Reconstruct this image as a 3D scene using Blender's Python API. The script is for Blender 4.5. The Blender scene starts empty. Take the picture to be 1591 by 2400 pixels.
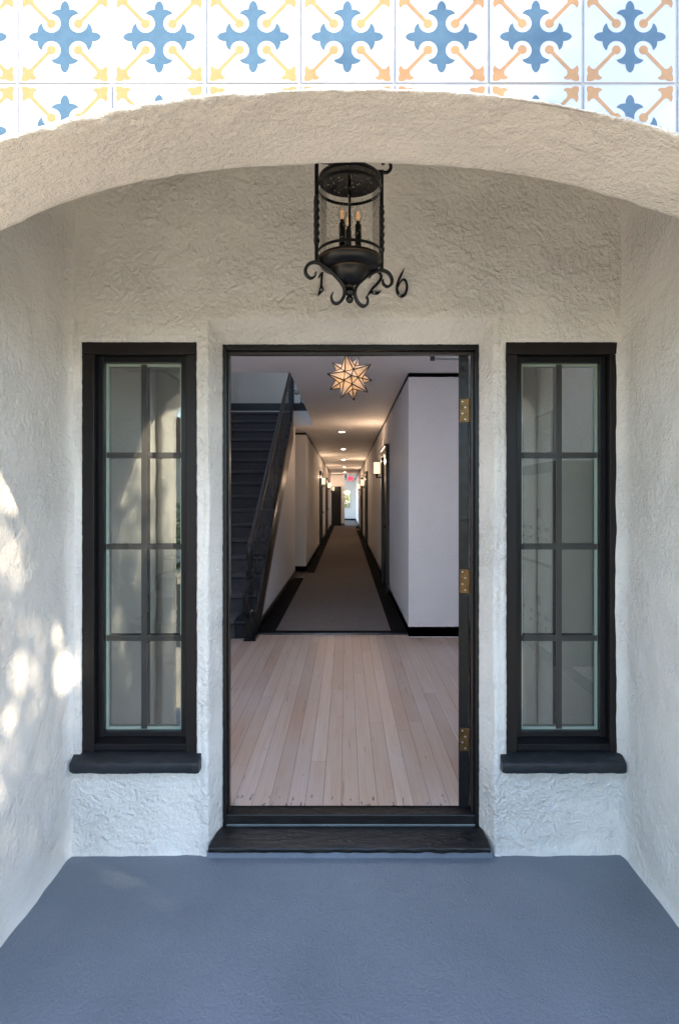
import bpy, bmesh, math, random
from mathutils import Vector, noise, geometry, Matrix

random.seed(7)
R = math.radians
scene = bpy.context.scene
COL = scene.collection

# ----------------------------------------------------------------------------
# camera model of the place: camera at (0, CY, CZ), looking along +Y
# ----------------------------------------------------------------------------
CY, CZ, F, PX, PY = -2.57, 1.413, 1400.0, 811.0, 1169.0
def X_(px, d): return (px - PX) / F * d
def Z_(py, d): return CZ - (py - PY) / F * d
def Y_(d): return d + CY

# ----------------------------------------------------------------------------
# materials
# ----------------------------------------------------------------------------
MATS = {}
def mat(name):
    m = bpy.data.materials.new(name); m.use_nodes = True
    nt = m.node_tree; nt.nodes.clear()
    out = nt.nodes.new('ShaderNodeOutputMaterial')
    MATS[name] = m
    return m, nt, out
def N(nt, typ, **kw):
    n = nt.nodes.new(typ)
    for k, v in kw.items():
        if k.startswith('i_'):
            n.inputs[k[2:].replace('_', ' ')].default_value = v
        else:
            setattr(n, k, v)
    return n
def L(nt, a, b): nt.links.new(a, b)
def coords(nt, scale=(1, 1, 1)):
    tc = N(nt, 'ShaderNodeTexCoord'); mp = N(nt, 'ShaderNodeMapping')
    mp.inputs['Scale'].default_value = scale
    L(nt, tc.outputs['Object'], mp.inputs['Vector'])
    return mp.outputs['Vector']
def fnoise(nt, vec, scale, detail=4, rough=.55, dist=0.0, typ='FBM'):
    n = N(nt, 'ShaderNodeTexNoise')
    n.noise_type = typ
    if typ == 'FBM': n.normalize = True
    n.inputs['Scale'].default_value = scale; n.inputs['Detail'].default_value = detail
    n.inputs['Roughness'].default_value = rough; n.inputs['Distortion'].default_value = dist
    L(nt, vec, n.inputs['Vector'])
    return n.outputs['Fac']
def ramp(nt, fac, p0, c0, p1, c1):
    r = N(nt, 'ShaderNodeValToRGB')
    e = r.color_ramp.elements
    e[0].position = p0; e[0].color = c0 if len(c0) == 4 else (*c0, 1)
    e[1].position = p1; e[1].color = c1 if len(c1) == 4 else (*c1, 1)
    L(nt, fac, r.inputs['Fac'])
    return r.outputs['Color']
def mixc(nt, fac, a, b, blend='MIX'):
    m = N(nt, 'ShaderNodeMix'); m.data_type = 'RGBA'; m.blend_type = blend
    for s, v in ((0, fac), (6, a), (7, b)):
        if hasattr(v, 'links') or hasattr(v, 'is_linked'): L(nt, v, m.inputs[s])
        elif s == 0: m.inputs[0].default_value = v
        else: m.inputs[s].default_value = (*v, 1) if len(v) == 3 else v
    return m.outputs[2]
def math_(nt, op, a, b=None):
    m = N(nt, 'ShaderNodeMath'); m.operation = op
    for i, v in enumerate((a, b)):
        if v is None: continue
        if hasattr(v, 'is_linked'): L(nt, v, m.inputs[i])
        else: m.inputs[i].default_value = v
    return m.outputs[0]
def bsdf(nt, out, color, rough=.5, spec=.5, metal=0.0, height=None, bstr=.5, bdist=.01):
    b = N(nt, 'ShaderNodeBsdfPrincipled')
    if hasattr(color, 'is_linked'): L(nt, color, b.inputs['Base Color'])
    else: b.inputs['Base Color'].default_value = (*color, 1)
    if hasattr(rough, 'is_linked'): L(nt, rough, b.inputs['Roughness'])
    else: b.inputs['Roughness'].default_value = rough
    b.inputs['Specular IOR Level'].default_value = spec
    b.inputs['Metallic'].default_value = metal
    if height is not None:
        bp = N(nt, 'ShaderNodeBump'); bp.inputs['Strength'].default_value = bstr
        bp.inputs['Distance'].default_value = bdist
        L(nt, height, bp.inputs['Height']); L(nt, bp.outputs['Normal'], b.inputs['Normal'])
    L(nt, b.outputs['BSDF'], out.inputs['Surface'])
    return b

def m_stucco(name, col, amp, grit, trowel=1.0, gs=190):
    m, nt, out = mat(name)
    v = coords(nt)
    a = fnoise(nt, v, 20, 6, .6, .9)
    a2 = ramp(nt, a, .34, (0, 0, 0), .60, (1, 1, 1))       # flattened tops: knocked-down plaster
    b = fnoise(nt, v, 62, 5, .65, .5)
    w = N(nt, 'ShaderNodeTexVoronoi'); w.feature = 'SMOOTH_F1'; w.inputs['Scale'].default_value = 46
    w.inputs['Smoothness'].default_value = .3
    wv = N(nt, 'ShaderNodeVectorMath'); wv.operation = 'ADD'
    dn = N(nt, 'ShaderNodeTexNoise'); dn.inputs['Scale'].default_value = 9; dn.inputs['Detail'].default_value = 3
    L(nt, v, dn.inputs['Vector'])
    sc = N(nt, 'ShaderNodeVectorMath'); sc.operation = 'SCALE'; sc.inputs['Scale'].default_value = .09
    L(nt, dn.outputs['Color'], sc.inputs[0])
    L(nt, v, wv.inputs[0]); L(nt, sc.outputs['Vector'], wv.inputs[1]); L(nt, wv.outputs['Vector'], w.inputs['Vector'])
    c = fnoise(nt, v, gs, 4, .7)
    patch = ramp(nt, fnoise(nt, v, 2.2, 3, .5), .35, (.25, .25, .25), .65, (1, 1, 1))
    h = math_(nt, 'ADD', math_(nt, 'MULTIPLY', a2, .55 * trowel), math_(nt, 'MULTIPLY', b, 1.0))
    h = math_(nt, 'ADD', h, math_(nt, 'MULTIPLY', w.outputs['Distance'], .5 * trowel))
    h = math_(nt, 'MULTIPLY', h, patch)
    h = math_(nt, 'ADD', h, math_(nt, 'MULTIPLY', c, grit))
    dirt = fnoise(nt, v, 3.0, 6, .65)
    cc = mixc(nt, ramp(nt, dirt, .35, (0, 0, 0), .75, (1, 1, 1)), col, tuple(x * .93 for x in col))
    spk = ramp(nt, fnoise(nt, v, 60, 2, .5), .70, (0, 0, 0), .80, (1, 1, 1))
    cc = mixc(nt, math_(nt, 'MULTIPLY', spk, .10), cc, tuple(x * .6 for x in col))
    bsdf(nt, out, cc, .62, .35, 0, h, 1.0, amp)
    return m
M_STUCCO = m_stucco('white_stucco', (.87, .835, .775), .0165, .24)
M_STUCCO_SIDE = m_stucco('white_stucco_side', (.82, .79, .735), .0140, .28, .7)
M_SOFFIT = m_stucco('rough_stucco', (.90, .84, .76), .0180, .95, .8, 80)

def m_simple(name, col, rough=.5, spec=.5, metal=0, nscale=None, namp=.002, var=.0, dirtscale=6):
    m, nt, out = mat(name); v = coords(nt)
    h = fnoise(nt, v, nscale, 4, .6) if nscale else None
    c = col
    if var:
        f = ramp(nt, fnoise(nt, v, dirtscale, 6, .65), .3, (0, 0, 0), .7, (1, 1, 1))
        c = mixc(nt, f, tuple(x * (1 - var) for x in col), tuple(min(1, x * (1 + var)) for x in col))
    bsdf(nt, out, c, rough, spec, metal, h, 1.0, namp)
    return m
M_BLACK = m_simple('black_paint', (.0065, .0063, .007), .33, .3, 0, 40, .0015, .25, 14)
M_CASING = m_simple('black_casing_paint', (.0085, .0062, .0062), .42, .28, 0, 60, .0008, .2, 9)
M_SASH = m_simple('black_sash', (.0045, .0045, .006), .28, .3)
M_DOORP = m_simple('black_door_paint', (.006, .0057, .006), .30, .25, 0, 16, .0055, .2, 20)
M_MUNTIN = m_simple('muntin_bronze', (.017, .015, .017), .4, .35)
M_IRON = m_simple('black_iron', (.0042, .004, .0046), .30, .38, 0, 90, .0006, .2, 30)
M_RAIL = m_simple('railing_iron', (.020, .022, .029), .36, .5, 0, 70, .0008, .2, 20)
M_IRONB = m_simple('bronze_rub', (.16, .09, .04), .4, .5, .6)
M_BRASS = m_simple('worn_brass', (.115, .066, .026), .36, .5, .85, 70, .001, .4, 40)
M_SCREW = m_simple('screw_steel', (.55, .55, .52), .3, .5, .6)
M_STEEL = m_simple('grey_steel', (.16, .18, .19), .38, .5, .7, 50, .0005, .2, 10)
M_WALLIN = m_simple('interior_white_wall', (.86, .845, .85), .62, .3, 0, 75, .009, .03, 2)
M_CEIL = m_simple('interior_ceiling', (.86, .84, .845), .7, .25, 0, 14, .004, .03, 1.5)
M_WHITE = m_simple('white_plain', (.7, .69, .66), .5, .4, 0, 30, .001, .03)
M_TRIM = m_simple('black_trim', (.012, .015, .021), .32, .4, 0, 20, .0008, .2)
M_STRING = m_simple('dark_brown_stringer', (.018, .012, .010), .3, .5, 0, 25, .0008, .3, 6)
M_SPACER = m_simple('pale_spacer', (.34, .385, .335), .45, .4)
M_GROUT = m_simple('grout', (.44, .42, .42), .85, .2, 0, 160, .002, .1, 30)
M_MAIL = m_simple('mailbox_door', (.46, .455, .42), .45, .5, .2, 30, .0005, .08)
M_MAILB = m_simple('mailbox_body', (.014, .014, .018), .5, .4, 0, 40, .002, .25, 12)
M_GREYCAB = m_simple('cabinet_grey', (.05, .05, .055), .5, .4)
M_WOODW = m_simple('raw_wood', (.45, .27, .13), .6, .3, 0, 30, .001, .2)
M_PAPER = m_simple('paper', (.62, .60, .56), .7, .2)
M_INK = m_simple('ink', (.07, .07, .08), .7, .2)
M_BARK = m_simple('bark', (.09, .065, .045), .9, .2, 0, 30, .02, .3, 8)
M_ASPH = m_simple('asphalt', (.055, .055, .055), .9, .2, 0, 120, .004, .15)
M_CONC = m_simple('concrete', (.60, .49, .345), .85, .25, 0, 60, .004, .1, 2)
M_HOUSE = m_simple('house_wall', (.46, .42, .36), .8, .25, 0, 50, .004, .05)
M_ROOF = m_simple('house_roof', (.12, .06, .045), .8, .25, 0, 12, .02, .3, 8)
M_LEAD = m_simple('star_leading', (.012, .010, .009), .4, .5)

# sill stone, painted black, with pale veins
def m_sill(name, col, rough):
    m, nt, out = mat(name); v = coords(nt)
    h = fnoise(nt, coords(nt, (1, 2.2, 1)), 16, 6, .6, .8)
    r = N(nt, 'ShaderNodeTexNoise'); r.noise_type = 'RIDGED_MULTIFRACTAL'
    r.inputs['Scale'].default_value = 7; r.inputs['Detail'].default_value = 4
    L(nt, coords(nt, (.7, 2, 1)), r.inputs['Vector'])
    vein = ramp(nt, r.outputs['Fac'], .78, (0, 0, 0), .98, (1, 1, 1))
    c = mixc(nt, math_(nt, 'MULTIPLY', vein, .25), col, (.10, .11, .13))
    d = ramp(nt, fnoise(nt, v, 9, 6, .7), .45, (0, 0, 0), .7, (1, 1, 1))
    c = mixc(nt, math_(nt, 'MULTIPLY', d, .45), c, tuple(x * 1.9 for x in col))
    bsdf(nt, out, c, rough, .36, 0, h, 1.0, .005)
    return m
M_SILL = m_sill('painted_window_sill', (.015, .018, .022), .42)
M_DSILL = m_sill('painted_door_sill', (.006, .0052, .0055), .36)

# porch floor paint
def m_porch():
    m, nt, out = mat('blue_grey_floor_paint'); v = coords(nt)
    h = math_(nt, 'ADD', math_(nt, 'MULTIPLY', fnoise(nt, v, 95, 4, .65), 1.0),
              math_(nt, 'MULTIPLY', fnoise(nt, v, 30, 3, .5), .5))
    base = (.178, .203, .243)
    f = ramp(nt, fnoise(nt, v, 1.6, 5, .6), .32, (0, 0, 0), .68, (1, 1, 1))
    c = mixc(nt, f, tuple(x * .87 for x in base), tuple(x * 1.08 for x in base))
    pits = ramp(nt, fnoise(nt, v, 75, 3, .6), .66, (0, 0, 0), .76, (1, 1, 1))
    c = mixc(nt, math_(nt, 'MULTIPLY', pits, .35), c, tuple(x * .45 for x in base))
    bsdf(nt, out, c, .52, .4, 0, h, 1.0, .0065)
    return m
M_PORCH = m_porch()

# lobby boards: tone comes from a per-board attribute, grain runs along Y
def m_boards():
    m, nt, out = mat('whitewashed_boards')
    at = N(nt, 'ShaderNodeAttribute'); at.attribute_name = 'tone'
    tone = at.outputs['Fac']
    vg = coords(nt, (34, 1.1, 1))
    off = N(nt, 'ShaderNodeVectorMath'); off.operation = 'ADD'
    cmb = N(nt, 'ShaderNodeCombineXYZ'); L(nt, math_(nt, 'MULTIPLY', tone, 37.0), cmb.inputs[1]); L(nt, math_(nt, 'MULTIPLY', tone, 91.0), cmb.inputs[2])
    L(nt, vg, off.inputs[0]); L(nt, cmb.outputs[0], off.inputs[1])
    g = fnoise(nt, off.outputs[0], 1.6, 6, .65, .3)
    base = ramp(nt, tone, 0.0, (.40, .275, .205), 1.0, (.64, .51, .425))
    c = mixc(nt, ramp(nt, g, .38, (0, 0, 0), .68, (1, 1, 1)), mixc(nt, .42, base, (.34, .20, .13)), base)
    # grey cast of the lime wash in broad patches
    c = mixc(nt, math_(nt, 'MULTIPLY', ramp(nt, fnoise(nt, coords(nt, (2, .6, 1)), 1.8, 4, .6), .4, (0, 0, 0), .65, (1, 1, 1)), .35), c, (.50, .46, .45))
    # rust coloured patches
    st = ramp(nt, fnoise(nt, coords(nt, (5, 1.1, 1)), 1.7, 4, .6), .66, (0, 0, 0), .76, (1, 1, 1))
    c = mixc(nt, math_(nt, 'MULTIPLY', st, .38), c, (.34, .15, .07))
    # dark nail holes and gouges
    pk = ramp(nt, fnoise(nt, coords(nt, (38, 9, 1)), 1.0, 2, .5), .735, (0, 0, 0), .775, (1, 1, 1))
    c = mixc(nt, math_(nt, 'MULTIPLY', pk, .55), c, (.09, .065, .06))
    # black worn dashes next to the threshold (wear with its own shape)
    sx = N(nt, 'ShaderNodeSeparateXYZ'); tc = N(nt, 'ShaderNodeTexCoord'); L(nt, tc.outputs['Object'], sx.inputs[0])
    near = ramp(nt, sx.outputs['Y'], .16, (1, 1, 1), .33, (0, 0, 0))
    dash = fnoise(nt, coords(nt, (60, 12, 1)), 1.1, 2, .5)
    thr = math_(nt, 'ADD', dash, math_(nt, 'MULTIPLY', near, .16))
    dm = ramp(nt, thr, .725, (0, 0, 0), .765, (1, 1, 1))
    dm = math_(nt, 'MULTIPLY', dm, ramp(nt, near, 0.0, (0, 0, 0), .1, (1, 1, 1)))
    c = mixc(nt, math_(nt, 'MULTIPLY', dm, .85), c, (.03, .03, .045))
    bsdf(nt, out, c, ramp(nt, g, .3, (.26, .26, .26), .7, (.42, .42, .42)), .45, 0, g, .6, .0010)
    return m
M_BOARDS = m_boards()
M_GAP = m_simple('board_gap', (.12, .085, .07), .9, .1)

def m_carpet(name, base, var):
    m, nt, out = mat(name); v = coords(nt)
    f = fnoise(nt, v, 130, 3, .7); g = fnoise(nt, v, 5, 4, .6)
    c = mixc(nt, ramp(nt, f, .38, (0, 0, 0), .62, (1, 1, 1)), tuple(x * (1 - var) for x in base), tuple(x * (1 + var) for x in base))
    c = mixc(nt, math_(nt, 'MULTIPLY', ramp(nt, g, .4, (0, 0, 0), .7, (1, 1, 1)), .25), c, tuple(x * .7 for x in base))
    bsdf(nt, out, c, .95, .1, 0, f, 1.0, .006)
    return m
M_CARPET = m_carpet('brown_grey_carpet', (.21, .18, .165), .35)
M_STAIRC = m_carpet('slate_stair_carpet', (.085, .085, .097), .45)
M_BORDER = m_carpet('black_carpet_border', (.0075, .0075, .009), .3)

# tiles
def m_tile(name, col, var):
    m, nt, out = mat(name); v = coords(nt)
    f = ramp(nt, fnoise(nt, v, 55, 5, .7), .3, (0, 0, 0), .7, (1, 1, 1))
    c = mixc(nt, f, tuple(x * (1 - var) for x in col), tuple(min(.85, x * (1 + var)) for x in col))
    bsdf(nt, out, c, .38, .4, 0, fnoise(nt, v, 12, 3, .5), .5, .0015)
    return m
M_TILEW = m_tile('tile_white', (.50, .492, .535), .02)
M_TILEB = m_tile('tile_blue', (.064, .120, .178), .12)
M_TILEO = m_tile('tile_ochre', (.42, .212, .083), .10)

# glass
def m_glass(name, refl, tint, rough=0.0):
    m, nt, out = mat(name)
    t = N(nt, 'ShaderNodeBsdfTransparent'); t.inputs['Color'].default_value = (*tint, 1)
    g = N(nt, 'ShaderNodeBsdfGlossy'); g.inputs['Roughness'].default_value = rough
    g.inputs['Color'].default_value = (.96, .95, .93, 1)
    fr = N(nt, 'ShaderNodeLayerWeight'); fr.inputs['Blend'].default_value = .12
    v = coords(nt)
    h = fnoise(nt, v, 3.2, 2, .5)
    bp = N(nt, 'ShaderNodeBump'); bp.inputs['Strength'].default_value = .08; bp.inputs['Distance'].default_value = .002
    L(nt, h, bp.inputs['Height']); L(nt, bp.outputs['Normal'], g.inputs['Normal'])
    fac = math_(nt, 'ADD', math_(nt, 'MULTIPLY', fr.outputs[0], 1.0), refl)
    mx = N(nt, 'ShaderNodeMixShader'); L(nt, fac, mx.inputs[0])
    L(nt, t.outputs[0], mx.inputs[1]); L(nt, g.outputs[0], mx.inputs[2])
    L(nt, mx.outputs[0], out.inputs['Surface'])
    return m
M_PANE = m_glass('window_glass', .04, (.90, .95, .93))
M_PANEIN = m_glass('coated_glass', .23, (.24, .24, .235))
M_PANE2 = m_glass('clear_pane', .03, (.92, .95, .95))
M_BULB = m_glass('bulb_glass', .02, (.96, .95, .93))

def m_seeded():
    m, nt, out = mat('seeded_glass'); v = coords(nt)
    t = N(nt, 'ShaderNodeBsdfTransparent'); t.inputs['Color'].default_value = (.95, .94, .92, 1)
    g = N(nt, 'ShaderNodeBsdfGlossy'); g.inputs['Roughness'].default_value = .05
    d = N(nt, 'ShaderNodeBsdfDiffuse'); d.inputs['Color'].default_value = (.55, .52, .46, 1)
    fr = N(nt, 'ShaderNodeLayerWeight'); fr.inputs['Blend'].default_value = .18
    vo = N(nt, 'ShaderNodeTexVoronoi'); vo.inputs['Scale'].default_value = 105; L(nt, v, vo.inputs['Vector'])
    seed = ramp(nt, vo.outputs['Distance'], .18, (1, 1, 1), .30, (0, 0, 0))
    pick = ramp(nt, fnoise(nt, v, 40, 2, .5), .42, (0, 0, 0), .55, (1, 1, 1))
    seed = math_(nt, 'MULTIPLY', math_(nt, 'MULTIPLY', seed, pick), .6)
    m1 = N(nt, 'ShaderNodeMixShader'); L(nt, math_(nt, 'MULTIPLY', fr.outputs[0], .6), m1.inputs[0])
    L(nt, t.outputs[0], m1.inputs[1]); L(nt, g.outputs[0], m1.inputs[2])
    m2 = N(nt, 'ShaderNodeMixShader'); L(nt, seed, m2.inputs[0])
    L(nt, m1.outputs[0], m2.inputs[1]); L(nt, d.outputs[0], m2.inputs[2])
    L(nt, m2.outputs[0], out.inputs['Surface'])
    return m
M_SEED = m_seeded()

def m_emit(name, col, s):
    m, nt, out = mat(name)
    e = N(nt, 'ShaderNodeEmission'); e.inputs['Color'].default_value = (*col, 1); e.inputs['Strength'].default_value = s
    L(nt, e.outputs[0], out.inputs['Surface'])
    return m
LAMP = 1.0
M_SHADE = m_emit('lit_sconce_glass', (1, .74, .46), .21 * LAMP)
M_DOWN = m_emit('lit_downlight', (1, .74, .50), 9.0 * LAMP)
M_FIL = m_emit('glowing_filament', (1, .45, .16), .11)
M_EXIT = m_emit('exit_red', (1, .03, .05), .75)

def m_star():
    m, nt, out = mat('star_glass'); v = coords(nt)
    f = fnoise(nt, v, 26, 4, .65)
    c = mixc(nt, ramp(nt, f, .35, (0, 0, 0), .65, (1, 1, 1)), (.78, .60, .42), (.90, .80, .66))
    t = N(nt, 'ShaderNodeBsdfTranslucent'); L(nt, c, t.inputs['Color'])
    d = N(nt, 'ShaderNodeBsdfDiffuse'); L(nt, c, d.inputs['Color'])
    g = N(nt, 'ShaderNodeBsdfGlossy'); g.inputs['Roughness'].default_value = .15
    m1 = N(nt, 'ShaderNodeMixShader'); m1.inputs[0].default_value = .35
    L(nt, t.outputs[0], m1.inputs[1]); L(nt, d.outputs[0], m1.inputs[2])
    m2 = N(nt, 'ShaderNodeMixShader'); m2.inputs[0].default_value = .06
    L(nt, m1.outputs[0], m2.inputs[1]); L(nt, g.outputs[0], m2.inputs[2])
    L(nt, m2.outputs[0], out.inputs['Surface'])
    return m
M_STAR = m_star()

def m_leaf(name, a, b):
    m, nt, out = mat(name)
    oi = N(nt, 'ShaderNodeAttribute'); oi.attribute_name = 'tone'
    c = ramp(nt, oi.outputs['Fac'], 0, a, 1, b)
    d = N(nt, 'ShaderNodeBsdfPrincipled'); L(nt, c, d.inputs['Base Color']); d.inputs['Roughness'].default_value = .45
    t = N(nt, 'ShaderNodeBsdfTranslucent'); L(nt, c, t.inputs['Color'])
    mx = N(nt, 'ShaderNodeMixShader'); mx.inputs[0].default_value = .25
    L(nt, d.outputs[0], mx.inputs[1]); L(nt, t.outputs[0], mx.inputs[2]); L(nt, mx.outputs[0], out.inputs['Surface'])
    return m
M_LEAF = m_leaf('green_leaves', (.03, .055, .014), (.12, .17, .04))

# ----------------------------------------------------------------------------
# mesh builder
# ----------------------------------------------------------------------------
ORIGIN = {}
class MB:
    def __init__(s): s.v = []; s.f = []; s.m = []; s.tone = []
    def add(s, verts, faces, mi=0, tone=0.0):
        o = len(s.v); s.v += [tuple(p) for p in verts]
        for f in faces: s.f.append([i + o for i in f]); s.m.append(mi); s.tone.append(tone)
        return s
    def box(s, x0, x1, y0, y1, z0, z1, mi=0):
        v = [(x, y, z) for z in (z0, z1) for y in (y0, y1) for x in (x0, x1)]
        return s.add(v, [(0, 2, 3, 1), (4, 5, 7, 6), (0, 1, 5, 4), (2, 6, 7, 3), (0, 4, 6, 2), (1, 3, 7, 5)], mi)
    def quad(s, a, b, c, d, mi=0, tone=0.0): return s.add([a, b, c, d], [(0, 1, 2, 3)], mi, tone)
    def prism(s, poly, to3, depth, mi=0):
        """poly: 2D outline; to3(u,v,w) -> 3D; extruded w from 0 to depth"""
        n = len(poly)
        tri = geometry.tessellate_polygon([[Vector((p[0], p[1], 0)) for p in poly]])
        v = [to3(p[0], p[1], 0) for p in poly] + [to3(p[0], p[1], depth) for p in poly]
        f = [tuple(t) for t in tri] + [tuple(i + n for i in reversed(t)) for t in tri]
        f += [(i, (i + 1) % n, (i + 1) % n + n, i + n) for i in range(n)]
        return s.add(v, f, mi)
    def tube(s, pts, r, n=8, mi=0, closed=False, twist=0.0, square=False):
        pts = [Vector(p) for p in pts]; k = len(pts)
        rr = r if isinstance(r, (list, tuple)) else [r] * k
        up = Vector((0.13, .29, .95)).normalized(); verts = []
        ref = None
        for i, p in enumerate(pts):
            if closed: t = pts[(i + 1) % k] - pts[i - 1]
            else: t = pts[min(i + 1, k - 1)] - pts[max(i - 1, 0)]
            t.normalize()
            if ref is None:
                ref = t.cross(Vector((0, 1, 0)))
                if ref.length < .1: ref = t.cross(Vector((1, 0, 0)))
            ref = (ref - t * ref.dot(t)).normalized(); bi = t.cross(ref)
            for j in range(n):
                a = 2 * math.pi * j / n + twist * i + (math.pi / 4 if square else 0)
                verts.append(p + (ref * math.cos(a) + bi * math.sin(a)) * rr[i])
        faces = []
        for i in range(k if closed else k - 1):
            for j in range(n):
                a = i * n + j; b = i * n + (j + 1) % n; i2 = (i + 1) % k
                faces.append((a, b, i2 * n + (j + 1) % n, i2 * n + j))
        if not closed:
            faces.append(tuple(range(n - 1, -1, -1))); faces.append(tuple((k - 1) * n + j for j in range(n)))
        return s.add(verts, faces, mi)
    def lathe(s, prof, cx=0, cy=0, n=32, mi=0):
        v = []; f = []
        for (r, z) in prof:
            for j in range(n):
                a = 2 * math.pi * j / n; v.append((cx + r * math.cos(a), cy + r * math.sin(a), z))
        for i in range(len(prof) - 1):
            for j in range(n):
                f.append((i * n + j, i * n + (j + 1) % n, (i + 1) * n + (j + 1) % n, (i + 1) * n + j))
        return s.add(v, f, mi)
    def build(s, name, mats, parent=None, smooth=False, bevel=0, autosmooth=None):
        me = bpy.data.meshes.new(name)
        o = ORIGIN.get(parent, Vector((0, 0, 0))) if parent else Vector((0, 0, 0))
        me.from_pydata([tuple(Vector(p) - o) for p in s.v], [], s.f)
        if not isinstance(mats, (list, tuple)): mats = [mats]
        for m in mats: me.materials.append(m)
        me.polygons.foreach_set('material_index', s.m)
        if any(s.tone):
            a = me.attributes.new('tone', 'FLOAT', 'FACE'); a.data.foreach_set('value', s.tone)
        if smooth: me.polygons.foreach_set('use_smooth', [True] * len(me.polygons))
        me.update()
        bm = bmesh.new(); bm.from_mesh(me)
        bmesh.ops.recalc_face_normals(bm, faces=bm.faces[:]) if not getattr(s, 'keepn', False) else None
        bm.to_mesh(me); bm.free()
        ob = bpy.data.objects.new(name, me); COL.objects.link(ob)
        if parent: ob.parent = parent; ORIGIN[ob] = o
        if smooth and autosmooth:
            try: me.set_sharp_from_angle(angle=R(autosmooth))
            except Exception: pass
        if bevel:
            b = ob.modifiers.new('bevel', 'BEVEL'); b.width = bevel; b.segments = 2; b.limit_method = 'ANGLE'; b.angle_limit = R(40)
        return ob

def tag(o, label, cat, group=None, kind=None):
    if label: o['label'] = label
    if cat: o['category'] = cat
    if group: o['group'] = group
    if kind: o['kind'] = kind
    return o
def thing(name, label, cat, loc=(0, 0, 0), group=None):
    o = bpy.data.objects.new(name, None); COL.objects.link(o); o.location = loc
    o.empty_display_size = .1
    ORIGIN[o] = Vector(loc)
    return tag(o, label, cat, group)
def struct(o): o['kind'] = 'structure'; return o
def dup(root, loc, rz=0, label=None):
    r = root.copy(); COL.objects.link(r); r.location = loc; r.rotation_euler = (0, 0, rz)
    if label: r['label'] = label
    def rec(a, b):
        for ch in [x for x in bpy.data.objects if x.parent == a]:
            c = ch.copy(); COL.objects.link(c); c.parent = b
            rec(ch, c)
    rec(root, r)
    return r
def nz(x, y, z): return noise.noise(Vector((x, y, z)))
def fbm(x, y, z, o=4): return noise.fractal(Vector((x, y, z)), 1.0, 2.0, o)
def lerp(a, b, t): return a + (b - a) * t
def smooth01(t): t = max(0, min(1, t)); return t * t * (3 - 2 * t)
def catmull(pts, n=8):
    out = []
    P = [Vector(p) for p in pts]; P = [P[0] * 2 - P[1]] + P + [P[-1] * 2 - P[-2]]
    for i in range(1, len(P) - 2):
        for k in range(n):
            t = k / n; a, b, c, d = P[i - 1], P[i], P[i + 1], P[i + 2]
            out.append(.5 * ((2 * b) + (c - a) * t + (2 * a - 5 * b + 4 * c - d) * t * t + (3 * b - a - 3 * c + d) * t ** 3))
    out.append(P[-2]); return out

# ----------------------------------------------------------------------------
# PORCH
# ----------------------------------------------------------------------------
PZ = -.114          # porch floor
HX = (-1.188, 1.195)  # porch side walls
YF, YB = -1.275, -.99  # arch wall front / back
PCEIL = 2.98

# porch floor, as one slab with a slightly uneven surface
g = MB(); nx, ny = 60, 44
for j in range(ny + 1):
    for i in range(nx + 1):
        x = lerp(-1.32, 1.32, i / nx); y = lerp(-1.62, .02, j / ny)
        g.v.append((x, y, PZ + .0022 * fbm(x * 2, y * 2, 3) + .010 * max(0, (y + .02) / .04) ** 2))
for j in range(ny):
    for i in range(nx):
        a = j * (nx + 1) + i; g.f.append([a, a + 1, a + nx + 2, a + nx + 1]); g.m.append(0); g.tone.append(0)
struct(g.build('porch_floor', M_PORCH, smooth=True))
g = MB(); g.box(-1.3, 1.3, -1.62, .0, -.6, PZ - .012)
g.box(-1.5, 1.5, -1.94, -1.62, -.6, PZ - .17); g.box(-1.5, 1.5, -2.26, -1.94, -.6, PZ - .34)
struct(g.build('porch_steps', M_CONC, bevel=.01))

# --- entrance wall with its splayed doorway -----------------------------------
DX0, DX1, DZ1 = -.5535, .5955, 2.106      # plaster edge round the door frame
LW = (-1.139, -.641); RW = (.687, 1.189); WZ = (.322, 2.089)
SPL = .104
def splay(x, z):
    dx = max(DX0 - x, x - DX1, 0); dz = max(z - DZ1, 0)
    wx = .036 + .006 * fbm(3.1, z * 1.7, 1.0 if x < 0 else 9.0, 3); wz = .078
    t = max(dx / wx, dz / wz)
    y = SPL * (1 - smooth01(t * .5 + .5) * 2 + 1) if False else SPL * max(0, 1 - t)
    # roll the arris
    if .75 < t < 1.9: y += -.006 * math.sin((t - .75) / 1.15 * math.pi)
    if t < 1: y = SPL * (1 - t) ** .92
    return y
def axis(a, b, step, extra, fine):
    s = set()
    n = int(math.ceil((b - a) / step))
    for i in range(n + 1): s.add(round(lerp(a, b, i / n), 5))
    for (fa, fb, st) in fine:
        k = int(math.ceil((fb - fa) / st))
        for i in range(k + 1): s.add(round(lerp(fa, fb, i / k), 5))
    keep = [round(e, 5) for e in extra]
    out = []
    for v in sorted(s):
        if any(abs(v - e) < .0025 for e in keep): continue
        if out and v - out[-1] < .0018: continue
        out.append(v)
    return sorted(out + keep)
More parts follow.
